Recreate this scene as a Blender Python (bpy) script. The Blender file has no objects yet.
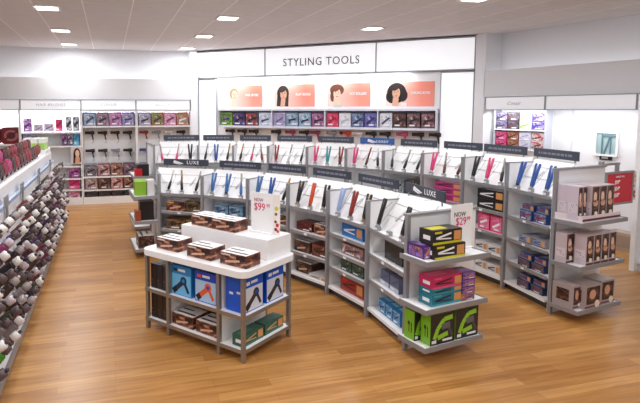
import bpy, math, random
from mathutils import Matrix, Vector
random.seed(7)
sc = bpy.context.scene
COL = sc.collection
PI = math.pi

# ------------------------------------------------------------------ camera model
F = 525.; PX = 260.; PY = 156.; TH = math.atan(525/6000.); H = 2.1
PSI = math.atan2(150/525., math.cos(TH))
def ray(px, py):
    a = (px-PX)/F; b = (py-PY)/F
    f = math.cos(TH)-b*math.sin(TH); d = math.sin(TH)+b*math.cos(TH)
    return Vector((a*math.cos(PSI)+f*math.sin(PSI), -a*math.sin(PSI)+f*math.cos(PSI), -d))
def at(px, py, z=0.):
    r = ray(px, py); t = (z-H)/r.z
    return Vector((r.x*t, r.y*t, z))

class Frame:
    """a vertical working plane / local frame: x along, y inward, z up"""
    def __init__(s, o, d):
        s.o = Vector((o[0], o[1], 0)); d = Vector((d[0], d[1], 0)).normalized()
        s.d = d; s.n = Vector((-d.y, d.x, 0)); s.rz = math.atan2(d.y, d.x)
    def w(s, x, y, z=0.): return s.o+s.d*x+s.n*y+Vector((0, 0, z))
    def hit(s, px, py, y=0.):
        r = ray(px, py); c = Vector((0, 0, H)); o = s.o+s.n*y
        t = (o-c).dot(s.n)/r.dot(s.n); p = c+r*t
        return (p-s.o).dot(s.d), p.z
    def m(s): return Matrix.Translation(s.o) @ Matrix.Rotation(s.rz, 4, 'Z')

# ------------------------------------------------------------------ materials
def lin(c): return tuple(((v/255.)/12.92 if v/255. <= .04045 else ((v/255.+.055)/1.055)**2.4) for v in c)
MC = {}
def M(c, rough=.5, metal=0., emit=0., name=None, noise=0.):
    c = tuple(c); k = (c, rough, metal, emit, noise)
    if k in MC: return MC[k]
    m = bpy.data.materials.new(name or 'mat_%d_%d_%d' % c); m.use_nodes = True
    nt = m.node_tree; b = nt.nodes['Principled BSDF']; l = lin(c)
    b.inputs['Base Color'].default_value = (*l, 1); b.inputs['Roughness'].default_value = rough
    b.inputs['Metallic'].default_value = metal
    if emit: 
        b.inputs['Emission Color'].default_value = (*l, 1); b.inputs['Emission Strength'].default_value = emit
    if noise:
        tc = nt.nodes.new('ShaderNodeTexCoord'); n = nt.nodes.new('ShaderNodeTexNoise'); n.inputs['Scale'].default_value = 14
        r = nt.nodes.new('ShaderNodeValToRGB')
        r.color_ramp.elements[0].color = (*[v*(1-noise) for v in l], 1); r.color_ramp.elements[1].color = (*[min(1, v*(1+noise)) for v in l], 1)
        nt.links.new(tc.outputs['Object'], n.inputs['Vector']); nt.links.new(n.outputs['Fac'], r.inputs['Fac']); nt.links.new(r.outputs['Color'], b.inputs['Base Color'])
    MC[k] = m; return m
def ramp_mat(name, stops, scale, rough=.4, stretch=(1, 1, 1), distort=0., detail=3, wave=False):
    m = bpy.data.materials.new(name); m.use_nodes = True; nt = m.node_tree; b = nt.nodes['Principled BSDF']
    tc = nt.nodes.new('ShaderNodeTexCoord'); mp = nt.nodes.new('ShaderNodeMapping'); mp.inputs['Scale'].default_value = stretch
    if wave:
        n = nt.nodes.new('ShaderNodeTexWave'); n.inputs['Distortion'].default_value = distort; n.inputs['Scale'].default_value = scale; n.inputs['Detail'].default_value = detail
    else:
        n = nt.nodes.new('ShaderNodeTexNoise'); n.inputs['Scale'].default_value = scale; n.inputs['Detail'].default_value = detail; n.inputs['Distortion'].default_value = distort
    r = nt.nodes.new('ShaderNodeValToRGB'); e = r.color_ramp.elements
    e[0].position = stops[0][0]; e[0].color = (*lin(stops[0][1]), 1); e[1].position = stops[-1][0]; e[1].color = (*lin(stops[-1][1]), 1)
    for p, c in stops[1:-1]:
        q = e.new(p); q.color = (*lin(c), 1)
    nt.links.new(tc.outputs['Object'], mp.inputs['Vector']); nt.links.new(mp.outputs['Vector'], n.inputs['Vector'])
    nt.links.new(n.outputs['Fac'], r.inputs['Fac']); nt.links.new(r.outputs['Color'], b.inputs['Base Color']); b.inputs['Roughness'].default_value = rough
    return m
WHITE = M((238, 238, 240), .45, name='white_laminate', noise=.02)
WALLW = M((232, 233, 238), .7, name='white_paint', noise=.015)
SOFF = M((216, 216, 220), .7, name='soffit_paint', noise=.015)
GREY = M((150, 150, 154), .4, .3, name='grey_metal', noise=.05)
STEEL = M((150, 140, 130), .35, .55, name='brushed_steel', noise=.05)
DGREY = M((70, 72, 80), .45, name='dark_grey')
BLACK = M((22, 21, 23), .35, name='black_plastic')
SIGN = M((58, 62, 76), .5, name='charcoal_sign', noise=.05)
SIGNB = M((62, 68, 82), .5, name='slate_sign', noise=.05)
SIGNBL = M((52, 92, 160), .45, name='blue_sign', noise=.04)
LIT = M((214, 215, 219), .4, emit=.9, name='lit_acrylic')
LITH = M((236, 237, 242), .4, emit=.16, name='lit_header_acrylic')
FRM = M((172, 174, 180), .5, name='grey_frame')
TUBE = M((255, 252, 248), .4, emit=2.2, name='cove_tube_light')
LAMP = M((255, 252, 246), .4, emit=6., name='recessed_lamp')
TXTG = M((96, 98, 104), .5, name='grey_lettering')
TXTL = M((178, 180, 188), .5, name='pale_lettering')
TXTW = M((240, 240, 242), .5, name='white_lettering')
PINK = M((214, 44, 112), .5, name='pink_lettering')
HAIR = ramp_mat('curly_hair_print', [(.3, (36, 18, 14)), (.45, (88, 44, 32)), (.56, (150, 92, 68)), (.66, (208, 160, 132)), (.8, (70, 34, 28))], 9, stretch=(1, 1, 2), distort=1.5)
HAIRD = ramp_mat('dark_hair_print', [(.3, (20, 14, 14)), (.5, (58, 34, 30)), (.62, (120, 84, 70)), (.75, (34, 22, 22))], 12, stretch=(1, 1, 1.6), distort=1.)
SKIN = M((214, 164, 136), .5, name='printed_skin'); SKINL = M((236, 200, 178), .5, name='printed_pale_skin'); LIPS = M((176, 70, 70), .5, name='printed_lips')

def floor_mat():
    m = bpy.data.materials.new('oak_plank_floor'); m.use_nodes = True; nt = m.node_tree; b = nt.nodes['Principled BSDF']
    tc = nt.nodes.new('ShaderNodeTexCoord')
    br = nt.nodes.new('ShaderNodeTexBrick'); br.inputs['Scale'].default_value = 1; br.inputs['Brick Width'].default_value = 1.15; br.inputs['Row Height'].default_value = .105
    br.inputs['Mortar Size'].default_value = .0012; br.inputs['Mortar Smooth'].default_value = .3; br.offset = .37; br.inputs['Bias'].default_value = 0.
    br.inputs['Color1'].default_value = (*lin((197, 147, 87)), 1); br.inputs['Color2'].default_value = (*lin((170, 118, 61)), 1); br.inputs['Mortar'].default_value = (*lin((146, 100, 56)), 1)
    mp = nt.nodes.new('ShaderNodeMapping'); mp.inputs['Scale'].default_value = (1.1, 16, 1)
    n = nt.nodes.new('ShaderNodeTexNoise'); n.inputs['Scale'].default_value = 1.6; n.inputs['Detail'].default_value = 6; n.inputs['Distortion'].default_value = .6
    r = nt.nodes.new('ShaderNodeValToRGB'); r.color_ramp.elements[0].position = .3; r.color_ramp.elements[0].color = (.66, .60, .54, 1); r.color_ramp.elements[1].position = .68; r.color_ramp.elements[1].color = (1.06, 1.04, 1.02, 1)
    mx = nt.nodes.new('ShaderNodeMix'); mx.data_type = 'RGBA'; mx.blend_type = 'MULTIPLY'; mx.inputs['Factor'].default_value = .85
    L = nt.links.new
    L(tc.outputs['Object'], br.inputs['Vector']); L(tc.outputs['Object'], mp.inputs['Vector']); L(mp.outputs['Vector'], n.inputs['Vector']); L(n.outputs['Fac'], r.inputs['Fac'])
    L(br.outputs['Color'], mx.inputs['A']); L(r.outputs['Color'], mx.inputs['B']); L(mx.outputs['Result'], b.inputs['Base Color'])
    b.inputs['Roughness'].default_value = .32
    b.inputs['Specular IOR Level'].default_value = .45
    return m
def ceil_mat():
    m = bpy.data.materials.new('taupe_ceiling_tile'); m.use_nodes = True; nt = m.node_tree; b = nt.nodes['Principled BSDF']; L = nt.links.new
    tc = nt.nodes.new('ShaderNodeTexCoord')
    br = nt.nodes.new('ShaderNodeTexBrick'); br.inputs['Scale'].default_value = 1; br.offset = 0.
    br.inputs['Brick Width'].default_value = .64; br.inputs['Row Height'].default_value = 60; br.inputs['Mortar Size'].default_value = .008; br.inputs['Mortar Smooth'].default_value = .2
    br.inputs['Color1'].default_value = (*lin((214, 209, 208)), 1); br.inputs['Color2'].default_value = (*lin((208, 203, 202)), 1); br.inputs['Mortar'].default_value = (*lin((244, 242, 242)), 1)
    mp = nt.nodes.new('ShaderNodeMapping'); mp.inputs['Location'].default_value = (.30, 30, 0)
    n = nt.nodes.new('ShaderNodeTexNoise'); n.inputs['Scale'].default_value = 5; n.inputs['Detail'].default_value = 6
    m2 = nt.nodes.new('ShaderNodeMapping'); m2.inputs['Scale'].default_value = (1, 6, 1)
    r = nt.nodes.new('ShaderNodeValToRGB'); r.color_ramp.elements[0].position = .3; r.color_ramp.elements[0].color = (.9, .9, .9, 1); r.color_ramp.elements[1].position = .7; r.color_ramp.elements[1].color = (1.04, 1.04, 1.04, 1)
    mx = nt.nodes.new('ShaderNodeMix'); mx.data_type = 'RGBA'; mx.blend_type = 'MULTIPLY'; mx.inputs['Factor'].default_value = 1.
    L(tc.outputs['Object'], mp.inputs['Vector']); L(mp.outputs['Vector'], br.inputs['Vector']); L(tc.outputs['Object'], m2.inputs['Vector']); L(m2.outputs['Vector'], n.inputs['Vector']); L(n.outputs['Fac'], r.inputs['Fac'])
    L(br.outputs['Color'], mx.inputs['A']); L(r.outputs['Color'], mx.inputs['B']); L(mx.outputs['Result'], b.inputs['Base Color'])
    b.inputs['Roughness'].default_value = .85
    return m

# ------------------------------------------------------------------ mesh builder
class MB:
    def __init__(s): s.v = []; s.f = []; s.fm = []; s.sm = []; s.mats = []
    def mi(s, m):
        if m not in s.mats: s.mats.append(m)
        return s.mats.index(m)
    def face(s, pts, m, smooth=False):
        b = len(s.v); s.v += [tuple(p) for p in pts]; s.f.append(tuple(range(b, b+len(pts)))); s.fm.append(s.mi(m)); s.sm.append(smooth)
    def box(s, x0, y0, z0, x1, y1, z1, m, M4=None):
        x0, x1 = min(x0, x1), max(x0, x1); y0, y1 = min(y0, y1), max(y0, y1); z0, z1 = min(z0, z1), max(z0, z1)
        b = len(s.v); P = [(x0, y0, z0), (x1, y0, z0), (x1, y1, z0), (x0, y1, z0), (x0, y0, z1), (x1, y0, z1), (x1, y1, z1), (x0, y1, z1)]
        if M4 is not None: P = [tuple(M4 @ Vector(p)) for p in P]
        s.v += P; k = s.mi(m)
        for q in ((0, 3, 2, 1), (4, 5, 6, 7), (0, 1, 5, 4), (1, 2, 6, 5), (2, 3, 7, 6), (3, 0, 4, 7)):
            s.f.append(tuple(b+i for i in q)); s.fm.append(k); s.sm.append(False)
        return s
    def prism(s, poly, z0, z1, m, axis='z', M4=None):
        """poly is counter-clockwise in its plane. axis z: (x,y) up z; axis y: (x,z), extruded along y z0..z1"""
        n = len(poly); b = len(s.v)
        mk = (lambda p, h: (p[0], p[1], h)) if axis == 'z' else ((lambda p, h: (p[0], h, p[1])) if axis == 'y' else (lambda p, h: (h, p[0], p[1])))
        P = [mk(p, z0) for p in poly]+[mk(p, z1) for p in poly]
        if M4 is not None: P = [tuple(M4 @ Vector(p)) for p in P]
        s.v += P; k = s.mi(m)
        fl = (axis == 'y')
        def add(q):
            if fl: q = tuple(reversed(q))
            s.f.append(tuple(b+i for i in q)); s.fm.append(k); s.sm.append(False)
        add(tuple(reversed(range(n)))); add(tuple(range(n, 2*n)))
        for i in range(n):
            j = (i+1) % n; add((i, j, n+j, n+i))
        return s
    def cyl(s, p0, p1, r0, r1, m, n=10, cap=True):
        return s.rev([(0, r0), (1, r1)], p0, p1, m, n, cap)
    def rev(s, prof, p0, p1, m, n=12, cap=True):
        p0 = Vector(p0); p1 = Vector(p1); d = p1-p0; a = d.normalized()
        u = a.orthogonal().normalized(); w = a.cross(u); b = len(s.v); k = s.mi(m)
        for t, r in prof:
            c = p0+d*t
            for i in range(n):
                g = 2*PI*i/n; s.v.append(tuple(c+u*(r*math.cos(g))+w*(r*math.sin(g))))
        for j in range(len(prof)-1):
            for i in range(n):
                i2 = (i+1) % n
                s.f.append((b+j*n+i, b+j*n+i2, b+(j+1)*n+i2, b+(j+1)*n+i)); s.fm.append(k); s.sm.append(True)
        if cap:
            s.f.append(tuple(b+i for i in reversed(range(n)))); s.fm.append(k); s.sm.append(False)
            e = b+(len(prof)-1)*n; s.f.append(tuple(e+i for i in range(n))); s.fm.append(k); s.sm.append(False)
        return s
    def tube(s, pts, r, m, n=6):
        for a, b in zip(pts[:-1], pts[1:]): s.cyl(a, b, r, r, m, n)
        return s
    def ell(s, cx, cz, rx, rz, y0, y1, m, n=18, a0=0.):
        ca, sa = math.cos(a0), math.sin(a0)
        pl = []
        for i in range(n):
            g = 2*PI*i/n; x = rx*math.cos(g); z = rz*math.sin(g); pl.append((cx+x*ca-z*sa, cz+x*sa+z*ca))
        return s.prism(pl, y0, y1, m, 'y')
    def bar(s, x0, z0, x1, z1, w, y0, y1, m):
        """flat stroke in the xz plane"""
        d = Vector((x1-x0, z1-z0)); n = Vector((-d.y, d.x)).normalized()*w/2
        return s.prism([(x0-n.x, z0-n.y), (x1-n.x, z1-n.y), (x1+n.x, z1+n.y), (x0+n.x, z0+n.y)], y0, y1, m, 'y')
    def mesh(s, name):
        me = bpy.data.meshes.new(name); me.from_pydata(s.v, [], s.f)
        for m in s.mats: me.materials.append(m)
        me.polygons.foreach_set('material_index', s.fm); me.polygons.foreach_set('use_smooth', s.sm); me.update()
        return me
    def build(s, name, parent=None, loc=None, rz=0.):
        return link(name, s.mesh(name), parent, loc, rz)
def link(name, me, parent=None, loc=None, rz=0.):
    o = bpy.data.objects.new(name, me); COL.objects.link(o)
    if parent: o.parent = parent
    if loc is not None: o.location = loc
    if rz: o.rotation_euler = (0, 0, rz)
    return o
def tag(o, label=None, cat=None, group=None, kind=None):
    if label: o['label'] = label
    if cat: o['category'] = cat
    if group: o['group'] = group
    if kind: o['kind'] = kind
    return o
def thing(name, label, cat, loc=(0, 0, 0), rz=0., group=None):
    o = bpy.data.objects.new(name, None); COL.objects.link(o); o.location = loc; o.rotation_euler = (0, 0, rz); o.empty_display_size = .1
    return tag(o, label, cat, group)
def copy_tree(r, loc, rz, label, group=None):
    c = r.copy(); COL.objects.link(c); c.location = loc; c.rotation_euler = (0, 0, rz); c['label'] = label
    if group: c['group'] = group
    for ch in r.children:
        d = ch.copy(); COL.objects.link(d); d.parent = c
    return c
def struct(name, mb, loc=None, rz=0.): return tag(mb.build(name, None, loc, rz), kind='structure')
FONT = bpy.data.curves.new('tmp_font', 'FONT').font
def text_mesh(txt, size, m, ext=.002, spacing=1., sx=1., shear=0., offset=0.):
    cu = bpy.data.curves.new('lettering', 'FONT'); cu.body = txt; cu.size = size; cu.align_x = 'CENTER'; cu.align_y = 'CENTER'; cu.extrude = ext; cu.space_character = spacing; cu.shear = shear; cu.offset = offset
    cu.resolution_u = 3
    o = bpy.data.objects.new('t', cu); COL.objects.link(o)
    dg = bpy.context.evaluated_depsgraph_get(); me = bpy.data.meshes.new_from_object(o.evaluated_get(dg))
    bpy.data.objects.remove(o); bpy.data.curves.remove(cu)
    me.transform(Matrix.Rotation(PI/2, 4, 'X') @ Matrix.Diagonal((sx, 1, 1, 1)))
    me.materials.clear(); me.materials.append(m); return me
def lettering(txt, size, m, parent, x, y, z, **k):
    return link('lettering', text_mesh(txt, size, m, **k), parent, (x, y, z))

# ------------------------------------------------------------------ room shell
b = MB(); b.box(-8, -3, -.05, 12, 15, 0, floor_mat()); struct('floor', b)
b = MB(); b.box(-8, -3, 3.5, 12, 15, 3.56, ceil_mat()); struct('ceiling', b)
FL = Frame((0, 12.4), (1, 0))                     # left far wall, front of the soffit
FW = Frame((2.04, 12.56), (4.54, -4.15))          # diagonal feature wall
FR = Frame((6.62, 8.2), (.52, -2.53))             # right wall
fw_len = 6.15
b = MB(); b.box(-8, .45, 0, 2.02, .6, 3.5, WALLW); struct('wall_back', b, FL.o, FL.rz)
b = MB(); b.box(-8, 0, 2.34, 1.96, .06, 2.81, SOFF); b.box(-8, 0.06, 2.6, 1.96, .45, 2.66, SOFF); b.box(-8, 0.06, 2.34, 1.96, .45, 2.38, SOFF)
struct('trim_1', b, FL.o, FL.rz)
b = MB(); b.box(1.86, -.02, 0, 2.02, .5, 3.5, WALLW); struct('wall_corner', b, FL.o, FL.rz)
b = MB(); b.box(-8, .2, 2.69, 1.9, .24, 2.73, TUBE); tag(b.build('cove_light', None, FL.o, FL.rz), 'long glowing tube hidden in the cove above the brush aisle wall', 'light')
b = MB(); b.box(-.05, .16, 0, fw_len+.05, .3, 3.5, WALLW); struct('wall_feature', b, FW.o, FW.rz)
b = MB(); b.box(0, .42, 0, 8, .6, 3.5, WALLW); struct('wall_right', b, FR.o, FR.rz)
b = MB(); b.box(0, 0, 2.34, 8, .06, 2.81, SOFF); b.box(0, .06, 2.6, 8, .42, 2.66, SOFF); b.box(0, .06, 2.34, 8, .42, 2.38, SOFF); struct('trim_2', b, FR.o, FR.rz)
b = MB(); b.box(.05, .18, 2.69, 8, .22, 2.73, TUBE); tag(b.build('cove_light', None, FR.o, FR.rz), 'long glowing tube hidden in the cove above the white side wall', 'light')
b = MB(); b.box(-.2, -.0, 0, .02, .6, 3.5, WALLW); struct('wall_return', b, FR.o, FR.rz)
b = MB(); b.box(-8.05, -3, 0, -8, 13, 3.5, WALLW); struct('wall_left', b)
b = MB(); b.box(0, .395, 0, 8, .42, .1, M((176, 150, 122), .5, name='tan_skirting')); struct('baseboard_right', b, FR.o, FR.rz)

# recessed ceiling lights
names = {}
lamp_pos = [(-.78, 7.85), (-.78, 9.98), (-.78, 12.0), (1.77, 7.95), (1.77, 10.0), (1.74, 12.03), (4.37, 8.26), (4.47, 5.72)]
lamp_lab = ['largest square ceiling light above the brush aisle', 'middle square ceiling light above the brush aisle', 'square ceiling light above brush aisle, closest to the far wall',
            'square ceiling light above the middle aisle, largest of its line of three', 'square ceiling light, second in the middle line of three', 'square ceiling light beside the top corner of the feature wall',
            'square ceiling light in front of the lettered light box', 'square ceiling light cut by the top edge of the picture']
lt = None
for i, (x, y) in enumerate(lamp_pos):
    if lt is None:
        lt = thing('ceiling_light', lamp_lab[0], 'ceiling light', (x, y, 3.5), 0, 'recessed ceiling lights')
        b = MB()
        for q in ((-.17, -.17, .17, -.14), (-.17, .14, .17, .17), (-.17, -.14, -.14, .14), (.14, -.14, .17, .14)): b.box(q[0], q[1], -.018, q[2], q[3], 0, WHITE)
        b.build('trim_frame', lt); b = MB(); b.box(-.14, -.14, -.01, .14, .14, -.002, LAMP); b.build('diffuser', lt)
    else: copy_tree(lt, (x, y, 3.5), 0, lamp_lab[i])

# ------------------------------------------------------------------ header light boxes along the walls
def header(fr, x0, x1, label, txt=None, shear=0., y0=-.05):
    t = thing('header_light_box', label, 'lit header', fr.w(x0, y0, 2.1), fr.rz, 'lit header boxes along the walls')
    w = x1-x0
    b = MB(); b.box(0, 0, 0, w, .045, .012, GREY).box(0, 0, .222, w, .045, .236, GREY).box(0, 0, .012, .012, .045, .222, GREY).box(w-.012, 0, .012, w, .045, .222, GREY); b.build('frame', t)
    b = MB(); b.box(.012, .01, .012, w-.012, .045, .222, LITH); b.build('acrylic_face', t)
    if txt: lettering(txt, .085, TXTL, t, w/2, .008, .115, spacing=1.1, shear=shear)
    return t
lx = [FL.hit(p, 105, -.05)[0] for p in (-35, 20, 81, 136, 190)]
header(FL, lx[0], lx[1]-.004, 'blank lit white header cut off at the picture edge, above the brush rack')
header(FL, lx[1], lx[2]-.004, 'lit white header lettered HAIR BRUSHES above the brush wall', 'HAIR BRUSHES')
header(FL, lx[2], lx[3]-.004, 'lit white header with short word above the four column dryer bay', 'CONAIR')
header(FL, lx[3], lx[4], 'lit white header beside the corner column above the last dryer bay', 'REVLON')
rx = [FR.hit(p, 103, -.05)[0] for p in (485, 545, 637)]
header(FR, rx[0], rx[1]-.004, 'lit white header with slanted word above the product bay on the side wall', 'Conair', shear=.3)
header(FR, rx[1], rx[2]-.004, 'wide blank lit white header above the small wall window')
header(FR, rx[2], rx[2]+1.6, 'blank lit white header cut off by the picture edge, above the white side panel')

# ------------------------------------------------------------------ packaging
def patch_rand(b, w, d, h, cols, rnd, yy):
    for _ in range(3):
        c = rnd.choice(cols); x = rnd.uniform(-.35, .25)*w; z = rnd.uniform(.15, .7)*h
        b.box(x, yy-.0012, z, x+rnd.uniform(.15, .4)*w, yy, z+rnd.uniform(.05, .18)*h, c)
PACKS = {}
ARTS = {}
def art_mat(c0, c1, c2):
    k = (c0, c1, c2)
    if k not in ARTS:
        ARTS[k] = ramp_mat('printed_box_art', [(.30, c2), (.42, c0), (.52, c1), (.58, tuple(int(v*.55+c2[i]*.45) for i, v in enumerate(c0))), (.66, c1), (.78, (226, 222, 226))], 11, distort=1.2, detail=1, rough=.3)
    return ARTS[k]
def pack(style, w, d, h, c0, c1=(240, 240, 240), c2=(30, 30, 34), seed=0):
    k = (style, round(w, 3), round(d, 3), round(h, 3), c0, c1, c2, seed)
    if k in PACKS: return PACKS[k]
    rnd = random.Random(seed+int(w*1000)); b = MB()
    m0 = M(c0, .35); m1 = M(c1, .35); m2 = M(c2, .35); wt = M((236, 236, 238), .4)
    y = -d/2; e = .0015; X = lambda t: -w/2+t*w; Z = lambda t: t*h
    if style in ('hair', 'hairdark'):
        hm = HAIR if style == 'hair' else HAIRD
        b.box(-w/2, y, 0, w/2, d/2, h, hm)
        b.box(X(.02), y+.02*d, h, X(.98), y+.98*d, h+e, wt)                       # printed white lid
        b.box(X(.08), y+.2*d, h+e, X(.92), y+.32*d, h+2*e, m2); b.box(X(.08), y+.6*d, h+e, X(.6), y+.7*d, h+2*e, m2)
        b.box(X(.62), y-e, Z(.55), X(.95), y, Z(.9), m2); b.box(X(.05), y-e, Z(.78), X(.4), y, Z(.9), M(c1, .4))
        b.bar(X(.2), Z(.25), X(.75), Z(.5), h*.16, y-e*1.4, y-e*.2, SKIN)
    else:
        b.box(-w/2, y, 0, w/2, d/2, h, m0)
    if style in ('dryer', 'dryerside'):
        b.box(X(.03), y-e, Z(.03), X(.97), y, Z(.72), m1); b.box(X(.12), y-e, Z(.8), X(.3), y, Z(.9), m2 if style == 'dryer' else wt); b.box(X(.36), y-e, Z(.82), X(.7), y, Z(.9), wt)
        s = min(w, h)
        # a dryer shape: barrel, nozzle and handle
        b.bar(X(.25), Z(.22), X(.62), Z(.5), s*.17, y-2*e, y-e, m2); b.bar(X(.1), Z(.1), X(.27), Z(.23), s*.2, y-2*e, y-e, BLACK)
        b.ell(X(.62), Z(.52), s*.15, s*.15, y-2.4*e, y-e, m2); b.bar(X(.64), Z(.5), X(.86), Z(.14), s*.11, y-2*e, y-e, m2); b.ell(X(.62), Z(.52), s*.07, s*.07, y-3*e, y-2.4*e, m0)
        b.box(-w/2-e, y+.2*d, Z(.55), -w/2, y+.4*d, Z(.62), m1); b.box(-w/2-e, y+.6*d, Z(.5), -w/2, y+.8*d, Z(.57), m1)
    elif style == 'iron':
        b.box(X(.0), y-e, Z(.0), X(1), y, Z(.16), m1); b.box(X(.72), y-e, Z(.2), X(.96), y, Z(.85), M((214, 150, 90), .4)); b.bar(X(.1), Z(.45), X(.62), Z(.72), h*.12, y-2*e, y, m2 if sum(c0) > 200 else wt)
        b.bar(X(.1), Z(.42), X(.62), Z(.34), h*.09, y-2*e, y, m2 if sum(c0) > 200 else wt); b.box(X(.06), y-e, Z(.76), X(.3), y, Z(.9), m1)
        b.box(X(.05), y+.2*d, h, X(.6), y+.8*d, h+e, m1); b.box(-w/2-e, y+.2*d, Z(.3), -w/2, y+.7*d, Z(.6), wt)
    elif style == 'tall':
        b.box(X(.05), y-e, Z(.12), X(.95), y, Z(.97), HAIRD); b.ell(X(.42), Z(.66), w*.22, h*.16, y-2*e, y-e, SKINL); b.ell(X(.5), Z(.48), w*.3, h*.1, y-2*e, y-e, SKIN)
        b.ell(X(.6), Z(.16), w*.2, w*.2, y-3*e, y-e, M((240, 226, 204), .4)); b.box(X(0), y-e, 0, X(1), y, Z(.07), m2)
        b.box(-w/2-e, y+.1*d, Z(.2), -w/2, y+.9*d, Z(.5), m1)
        for _ in range(5):
            q = rnd.random(); r_ = rnd.random(); b.box(-w/2-2*e, y+(.1+.7*q)*d, Z(.2+.25*r_), -w/2-e, y+(.16+.7*q)*d, Z(.23+.25*r_), m2)
    elif style == 'green':
        b.box(X(.0), y-e, 0, X(1), y, Z(1), m2)
        pts = [(.16, .2), (.3, .52), (.55, .8), (.9, .84)]
        for (a, c), (a2, c2_) in zip(pts[:-1], pts[1:]): b.bar(X(a), Z(c), X(a2), Z(c2_), h*.15, y-2*e, y-e, m1)
        b.bar(X(.3), Z(.22), X(.72), Z(.32), h*.15, y-2*e, y-e, m1); b.bar(X(.45), Z(.56), X(.8), Z(.6), h*.2, y-2.5*e, y-e, M((96, 98, 104), .4)); b.bar(X(.7), Z(.6), X(.9), Z(.2), h*.12, y-2.3*e, y-e, M((70, 70, 76), .4))
        b.box(X(.06), y-2*e, Z(.06), X(.24), y-e, Z(.16), wt); b.box(X(.5), y-2*e, Z(.08), X(.9), y-e, Z(.15), wt)
        b.bar(-w/2, 0, -w/2, 0.001, .001, y, y+.001, m0)
        b.box(-w/2-e, y+.25*d, Z(.25), -w/2, y+.33*d, Z(.6), m2); b.box(-w/2-e, y+.45*d, Z(.5), -w/2, y+.65*d, Z(.62), m2); b.box(-w/2-e, y+.5*d, Z(.25), -w/2, y+.56*d, Z(.5), m2)
    elif style == 'window':
        b.box(X(.08), y-e, Z(.2), X(.92), y, Z(.92), HAIRD); b.ell(X(.45), Z(.6), w*.2, h*.2, y-2*e, y-e, SKIN); b.box(X(0), y-e, Z(.06), X(1), y, Z(.12), M((120, 40, 60), .4)); b.ell(X(.76), Z(.17), w*.15, w*.15, y-3*e, y-e, M((240, 226, 204), .4))
        b.ell(-w*0, h*.5, .001, .001, y, y+.001, m0)
        b.box(-w/2-e, y+.2*d, Z(.3), -w/2, y+.8*d, Z(.8), HAIRD)
    elif style == 'art':
        b.box(X(.03), y-e, Z(.05), X(.97), y, Z(.93), art_mat(c0, c1, c2)); q = rnd.uniform(.1, .5); b.bar(X(.2), Z(.25+.2*rnd.random()), X(.8), Z(.5+.2*rnd.random()), h*.14, y-2*e, y-e, m2); b.box(X(q), y-2*e, Z(.12), X(q+.4), y-e, Z(.22), wt)
        b.box(X(.0), y-2*e, Z(.82), X(.45), y-e, Z(.9), m1); b.box(-w/2-e, y+.1*d, Z(.1), -w/2, y+.9*d, Z(.8), art_mat(c0, c1, c2)); b.box(X(.1), y+.2*d, h, X(.9), y+.6*d, h+e, m1)
    elif style == 'two':
        b.box(X(.0), y-e, Z(.0), X(1), y, Z(.3), m1); b.bar(X(.15), Z(.4), X(.85), Z(.8), h*.12, y-2*e, y, m2); b.box(X(.1), y-2*e, Z(.1), X(.5), y-e, Z(.2), wt)
        b.box(X(.1), y+.3*d, h, X(.7), y+.6*d, h+e, m1)
    elif style == 'plain':
        b.box(X(.1), y-e, Z(.3), X(.4), y, Z(.38), M(tuple(min(255, v+40) for v in c0), .4)); b.box(X(.1), y-e, Z(.18), X(.7), y, Z(.22), M(tuple(min(255, v+30) for v in c0), .4))
    PACKS[k] = b.mesh('package_box'); return PACKS[k]
def put(fr, x, y, z, style, size, cols, label, cat='box', group=None, name='product_box', turn=0., seed=0):
    me = pack(style, size[0], size[1], size[2], *cols, seed=seed)
    o = link(name, me, None, fr.w(x, y, z+.001), fr.rz+turn)
    return tag(o, label, cat, group)

# ------------------------------------------------------------------ styling tools
def tool_mesh_flat(col, acc, spread):
    """two slim arms in a narrow V, hinge at the foot, leaning back"""
    L = .27; lean = .28; parts = []
    mc = M(col, .3); ma = M(acc, .35)
    for s in (-1, 1):
        b = MB(); x1 = s*spread; p0 = Vector((s*.008, 0, .01)); p1 = Vector((x1, lean*L, L))
        b.rev([(0, .012), (.1, .0175), (.5, .0155), (.55, .016), (.95, .015), (1, .009)], p0, p1, mc, 8)
        q0 = p0.lerp(p1, .58); q1 = p0.lerp(p1, .93); off = Vector((-s*.010, 0, 0)); b.cyl(q0+off, q1+off, .006, .006, ma, 6)
        parts.append(('arm', b))
    b = MB(); b.cyl((-.018, 0, .012), (.018, 0, .012), .014, .014, ma, 8); parts.append(('hinge', b))
    return parts
def tool_mesh_curl(col, acc):
    lean = .34; mc = M(col, .3); ma = M(acc, .25, .4); parts = []
    d = Vector((.16, lean, 1)).normalized()
    b = MB(); b.rev([(0, .014), (.15, .021), (.6, .02), (1, .015)], Vector((0, 0, .005)), d*.14, mc, 8); parts.append(('handle', b))
    b = MB(); b.rev([(0, .013), (.95, .013), (1, .007)], d*.14, d*.30, ma, 8); parts.append(('barrel', b))
    b = MB(); o = Vector((0, -.014, 0)); b.cyl(d*.13+o, d*.26+o, .005, .004, ma, 6); parts.append(('clamp', b))
    return parts
TOOLS = {}
def tool(kind, col, acc, loc, rz, label, group, name, mir=1, spread=.03):
    k = (kind, col, acc, mir, spread)
    if k in TOOLS: return copy_tree(TOOLS[k], loc, rz, label, group)
    t = thing(name, label, 'flat iron' if kind == 'flat' else 'curling iron', loc, rz, group)
    parts = tool_mesh_flat(col, acc, spread) if kind == 'flat' else tool_mesh_curl(col, acc)
    for n, b in parts:
        if mir < 0:
            b.v = [(-x, y, z) for x, y, z in b.v]; b.f = [tuple(reversed(f)) for f in b.f]
        b.build(n, t)
    b = MB(); b.tube([(mir*.02, .016, .03), (mir*.05, .05, .1), (mir*.055, .105, .16), (mir*.04, .17, .225)], .0022, M((120, 120, 124), .5), 5); b.build('cord', t)
    TOOLS[k] = t; return t

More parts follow.
